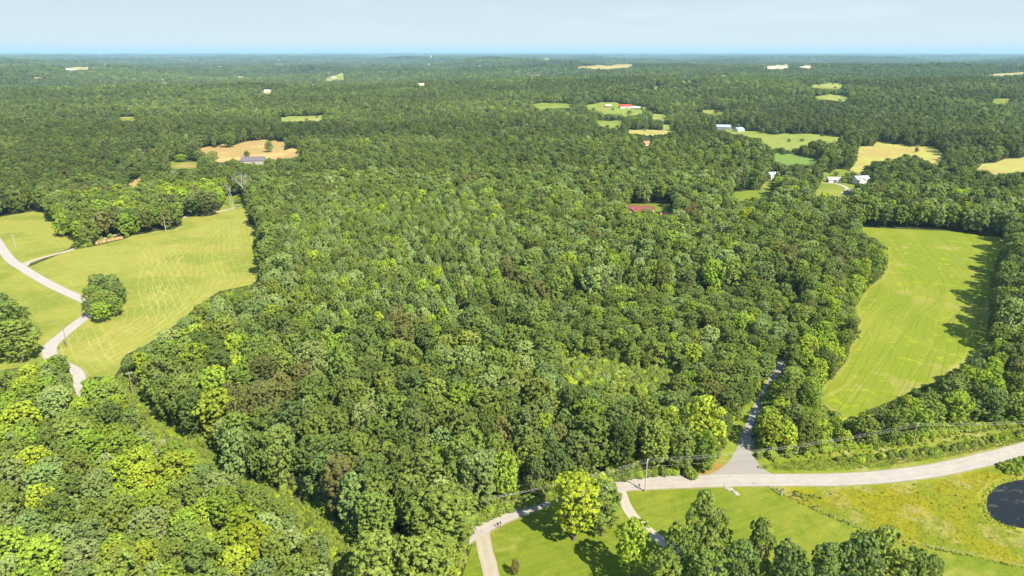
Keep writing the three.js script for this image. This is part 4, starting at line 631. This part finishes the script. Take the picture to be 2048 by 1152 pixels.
// ---------------------------------------------------------------- houses, barns and sheds
const glass = M(0.03, 0.035, 0.04, 0.15), trimW = M(0.62, 0.61, 0.58);
function house(bx, by, w, d, eave, rise, turn, wallC, roofC, label, category, opt = {}) {
  const [x, z] = ground(bx, by), g = new THREE.Group(), wall = M(...wallC), roofM = M(...roofC, opt.metal ? 0.45 : 0.85, opt.metal ? 0.3 : 0);
  const sh = new THREE.Shape(); sh.moveTo(-d / 2, 0); sh.lineTo(d / 2, 0); sh.lineTo(d / 2, eave); sh.lineTo(0, eave + rise); sh.lineTo(-d / 2, eave); sh.closePath();
  const body = new THREE.ExtrudeGeometry(sh, { depth: w, bevelEnabled: false }).translate(0, 0, -w / 2).rotateY(Math.PI / 2).translate(0, -0.15, 0); part('wall', body, wall, g);
  const L = Math.hypot(d / 2 + 0.5, rise * (d / 2 + 0.5) / (d / 2)), ang = Math.atan2(rise, d / 2), roof = new THREE.Group(); roof.name = 'roof'; g.add(roof);
  for (const s of [-1, 1]) { const sl = new THREE.BoxGeometry(w + 0.9, 0.14, L).rotateX(s * ang).translate(0, eave + rise / 2 - rise * 0.5 / d + 0.05, s * (d / 4 + 0.25)); part('roof_slope', sl, roofM, roof); }
  part('ridge_cap', new THREE.BoxGeometry(w + 0.94, 0.1, 0.35).translate(0, eave + rise + 0.12, 0), roofM, roof);
  if (opt.chimney) part('chimney', new THREE.BoxGeometry(0.8, 1.6, 0.7).translate(w * 0.2, eave + rise + 0.4, -0.4), M(0.3, 0.14, 0.1), roof);
  const n = Math.max(2, Math.round(w / 4)); for (let k = 0; k < n; k++) { const px = (k + 0.5) / n * w - w / 2; if (opt.barn && k !== (n >> 1)) continue; if (k === (n >> 1)) { const dr = part('door', new THREE.BoxGeometry(opt.barn ? 3 : 1, opt.barn ? 2.8 : 2.1, 0.08).translate(px, opt.barn ? 1.3 : 1.0, d / 2 + 0.045), opt.barn ? M(0.12, 0.11, 0.1) : M(0.2, 0.1, 0.07), g); part('handle', new THREE.BoxGeometry(0.06, 0.16, 0.06).translate(px + (opt.barn ? 1.2 : 0.38), 1.1, d / 2 + 0.11), steel, dr); continue; } const f = part('window', new THREE.BoxGeometry(1.3, 1.3, 0.07).translate(px, 1.55, d / 2 + 0.04), trimW, g); part('pane', new THREE.BoxGeometry(1.1, 1.1, 0.03).translate(px, 1.55, d / 2 + 0.085), glass, f); }
  if (opt.wing) { const [wx, ww, wd] = opt.wing, k = new THREE.Shape(); k.moveTo(-ww / 2, 0); k.lineTo(ww / 2, 0); k.lineTo(ww / 2, eave); k.lineTo(0, eave + rise * 0.72); k.lineTo(-ww / 2, eave); k.closePath(); part('wing_wall', new THREE.ExtrudeGeometry(k, { depth: wd, bevelEnabled: false }).translate(wx, -0.15, d / 2 - 0.6), wall, g); const wl = Math.hypot(ww / 2 + 0.4, rise * 0.72 * (ww / 2 + 0.4) / (ww / 2)), wa = Math.atan2(rise * 0.72, ww / 2); for (const s of [-1, 1]) part('roof_slope', new THREE.BoxGeometry(wl, 0.14, wd + 1.8).rotateZ(-s * wa).translate(wx + s * (ww / 4 + 0.2), eave + rise * 0.36 - 0.05, d / 2 + wd / 2 - 1.0), roofM, roof); const f = part('window', new THREE.BoxGeometry(1.5, 1.3, 0.07).translate(wx, 1.5, d / 2 + wd - 0.56), trimW, g); part('pane', new THREE.BoxGeometry(1.3, 1.1, 0.03).translate(wx, 1.5, d / 2 + wd - 0.515), glass, f); }
  g.position.set(x, terrain(x, z) + (opt.lift ?? 0), z); g.rotation.y = turn; thing(g, opt.name ?? 'house', label, category, opt.group);
}
const cream = [0.42, 0.35, 0.26], whiteW = [0.52, 0.52, 0.50], redR = [0.17, 0.05, 0.04];
house(1281, 428, 19, 9, 3.2, 3.2, -0.35, cream, redR, 'long house with red roof and front gable in the wood', 'house', { wing: [-6.5, 6.5, 4], chimney: true });
house(1326, 436, 5, 4, 2.6, 1.6, 0.3, [0.5, 0.2, 0.16], [0.42, 0.12, 0.1], 'small red shed beside the lawn of the red roofed house', 'shed', { name: 'shed' });
house(507, 327, 24, 15, 4.2, 3.4, 0.12, [0.34, 0.30, 0.27], [0.17, 0.15, 0.16], 'wide barn with dark grey roof at the tan field', 'barn', { name: 'barn', barn: true, metal: true });
house(301, 310, 15, 9, 3, 2.4, 0.3, [0.4, 0.35, 0.32], [0.24, 0.15, 0.16], 'house with dull purple roof half hidden in trees', 'house');
house(1446, 259, 22, 13, 4.2, 3.2, -0.15, [0.16, 0.19, 0.25], [0.34, 0.42, 0.50], 'long open barn with pale blue roof above the pasture', 'barn', { name: 'barn', barn: true, metal: true });
house(1477, 263, 14, 11, 3.6, 2.8, 0.5, [0.55, 0.58, 0.6], [0.33, 0.47, 0.55], 'smaller pale barn with blue roof beside the long barn', 'barn', { name: 'barn', barn: true, metal: true });
house(1250, 217, 24, 13, 4.6, 3.6, 0.12, whiteW, [0.34, 0.05, 0.045], 'white farm building with bright red roof on the pasture', 'barn', { name: 'barn', barn: true });
house(1272, 219, 18, 10, 3.2, 2.4, -0.2, [0.2, 0.19, 0.2], [0.55, 0.55, 0.56], 'grey roofed farm shed beside the red roofed barn', 'shed', { name: 'shed', barn: true, metal: true });
house(1216, 214, 13, 8, 3, 2, 0.15, [0.24, 0.11, 0.09], [0.5, 0.42, 0.38], 'small brown shed with pale roof on the farm pasture', 'shed', { name: 'shed', barn: true });
house(1286, 232, 12, 8, 3, 2.4, 0.4, [0.4, 0.4, 0.42], [0.26, 0.25, 0.28], 'grey house among the farm trees', 'house');
house(1292, 291, 12, 8, 3, 2.6, 0.7, [0.55, 0.42, 0.36], [0.45, 0.16, 0.1], 'house with orange roof peeping from the wood', 'house');
house(1667, 364, 11.5, 8, 2.9, 1.7, -0.1, whiteW, [0.55, 0.55, 0.55], 'low white garage beside the curving drive', 'garage', { name: 'garage', barn: true });
house(1720, 368, 13, 10, 5.2, 2.6, 0.15, whiteW, [0.42, 0.42, 0.43], 'two storey white house at the hamlet', 'house', { wing: [-3, 6, 3] });
house(1702, 389, 11, 8, 2.6, 2.0, 0.5, [0.2, 0.21, 0.23], [0.10, 0.11, 0.13], 'dark roofed house beside the end of the drive', 'house');
house(1546, 354, 13, 8, 2.9, 2.0, 0.4, [0.6, 0.62, 0.64], [0.52, 0.53, 0.54], 'pale house half hidden behind tall trees', 'house');
for (const [a, b, w, t] of [[1544, 139, 150, 0.1], [1562, 137, 120, 0.1]]) house(a, b, w, 26, 5, 5, t, whiteW, [0.62, 0.62, 0.6], 'long white poultry barn on a far ridge', 'barn', { name: 'barn', barn: true, group: 'far poultry barns' });
house(1610, 137, 110, 24, 5, 4, 0.1, whiteW, [0.6, 0.58, 0.55], 'low white barn alone on a far clearing', 'barn', { name: 'barn', barn: true });
for (const [a, b, w] of [[142, 141, 90], [168, 140, 80]]) house(a, b, w, 26, 5, 4, 0, whiteW, [0.62, 0.62, 0.6], 'white barn in the far hazy woods', 'barn', { name: 'barn', barn: true, group: 'far white barns' });
house(535, 186, 15, 9, 4, 4, 0.2, whiteW, [0.5, 0.45, 0.42], 'white farmhouse on a small far pasture', 'house'); house(668, 158, 22, 12, 5, 4, 0.2, whiteW, [0.6, 0.6, 0.6], 'white barn in a pale far clearing', 'barn', { name: 'barn', barn: true }); house(842, 172, 18, 12, 5, 4, 0, [0.6, 0.5, 0.4], [0.6, 0.52, 0.42], 'tan roofed barn in hazy woods', 'barn', { name: 'barn', barn: true });
{ // far water tower
  const [x, z] = ground(862, 121), g = new THREE.Group(), h = 46; part('column', cyl(3, 4.5, h, 16), trimW, g); part('tank', new THREE.SphereGeometry(11, 24, 16).scale(1, 0.8, 1).translate(0, h + 5, 0), trimW, g); g.position.set(x, terrain(x, z), z); thing(g, 'water_tower', 'white water tower on the hazy horizon', 'water tower');
}

// ---------------------------------------------------------------- fence, mailboxes and stones
{
  const post = M(0.42, 0.38, 0.32), line = M(0.35, 0.34, 0.32, 0.5, 0.5), g = new THREE.Group(), L = [0]; const pts = fenceLine.filter(([x]) => x < 260); const o = pts[0];
  let acc = 0, prev = null; const posts = []; for (let i = 0; i < pts.length; i++) { if (prev) acc += Math.hypot(pts[i][0] - prev[0], pts[i][1] - prev[1]); prev = pts[i]; if (i === 0 || acc > 4) { posts.push(pts[i]); acc = 0; } }
  const pg = cyl(0.06, 0.08, 1.35, 8); posts.forEach(([x, z]) => { const m = part('fence_post', pg, post, g); m.position.set(x - o[0], 0, z - o[1]); });
  for (const y of [0.5, 0.85, 1.2]) part('fence_wire', new THREE.TubeGeometry(new THREE.CatmullRomCurve3(posts.map(([x, z]) => new THREE.Vector3(x - o[0], y, z - o[1]))), posts.length * 3, 0.012, 4), line, g);
  g.position.set(o[0], 0, o[1]); thing(g, 'wire_fence', 'thin wire fence between the lawn and the rough meadow', 'fence');
  const [gx, gz] = ground(1546, 979), [hx, hz] = ground(1563, 992), gt = new THREE.Group(), len = Math.hypot(hx - gx, hz - gz); for (const s of [0, len]) part('gate_post', cyl(0.1, 0.11, 1.7, 10).translate(s, 0, 0), M(0.55, 0.52, 0.47), gt); for (const y of [0.35, 0.65, 0.95, 1.2]) part('rail', new THREE.CylinderGeometry(0.03, 0.03, len - 0.24, 8).rotateZ(Math.PI / 2).translate(len / 2, y, 0), steel, gt); gt.position.set(gx, 0, gz); gt.rotation.y = -Math.atan2(hz - gz, hx - gx); thing(gt, 'field_gate', 'tubular field gate between two pale posts at the meadow corner', 'gate');
  const mail = (bx, by, label, group) => { const [x, z] = ground(bx, by), m = new THREE.Group(); part('post', new THREE.BoxGeometry(0.1, 1.1, 0.1).translate(0, 0.5, 0), M(0.16, 0.12, 0.09), m); const s = new THREE.Shape(); s.moveTo(-0.12, 0); s.lineTo(0.12, 0); s.lineTo(0.12, 0.14); s.absarc(0, 0.14, 0.12, 0, Math.PI); s.closePath(); const b = part('box', new THREE.ExtrudeGeometry(s, { depth: 0.52, bevelEnabled: false }).translate(0, 1.06, -0.26), M(0.03, 0.03, 0.035, 0.5), m); part('flag', new THREE.BoxGeometry(0.02, 0.16, 0.06).translate(0.135, 1.28, 0), M(0.4, 0.04, 0.03), b); m.position.set(x, 0, z); m.rotation.y = 0.5; m.scale.setScalar(1.2); thing(m, 'mailbox', label, 'mailbox', group); };
  mail(996, 1056, 'dark mailbox at the road edge by the grassy drive', 'pair of mailboxes'); mail(1001, 1054, 'dark mailbox at the road edge by the grassy drive', 'pair of mailboxes'); mail(1278, 978, 'dark mailbox beside the tall grey utility pole');
  rnd = mulberry(3); const sg = [0, 1, 2].map(k => { const s = new THREE.IcosahedronGeometry(0.5, 1), p = s.attributes.position; for (let i = 0; i < p.count; i++) { const v = 0.75 + 0.5 * vnoise(p.getX(i) * 3 + k * 9, p.getY(i) * 3 + p.getZ(i) * 2, 5); p.setXYZ(i, p.getX(i) * v, p.getY(i) * v * 0.6, p.getZ(i) * v); } s.computeVertexNormals(); return s; }), sm = [M(0.33, 0.30, 0.26), M(0.27, 0.25, 0.22)];
  for (let k = 0; k < 16; k++) { const t = k / 15, [x, z] = ground(lerp(1448, 1474, t) + rr(-4, 5), lerp(974, 988, t) + rr(-2, 2)), m = new THREE.Mesh(sg[k % 3], sm[k % 2]); m.position.set(x, 0.08, z); m.scale.setScalar(rr(0.5, 1.2)); m.rotation.y = rr(0, 6); thing(m, 'stone', 'pale stone in the washed out ditch mouth below the road', 'stone', 'stones in the ditch mouth'); }
}
renderer.render(scene, camera);
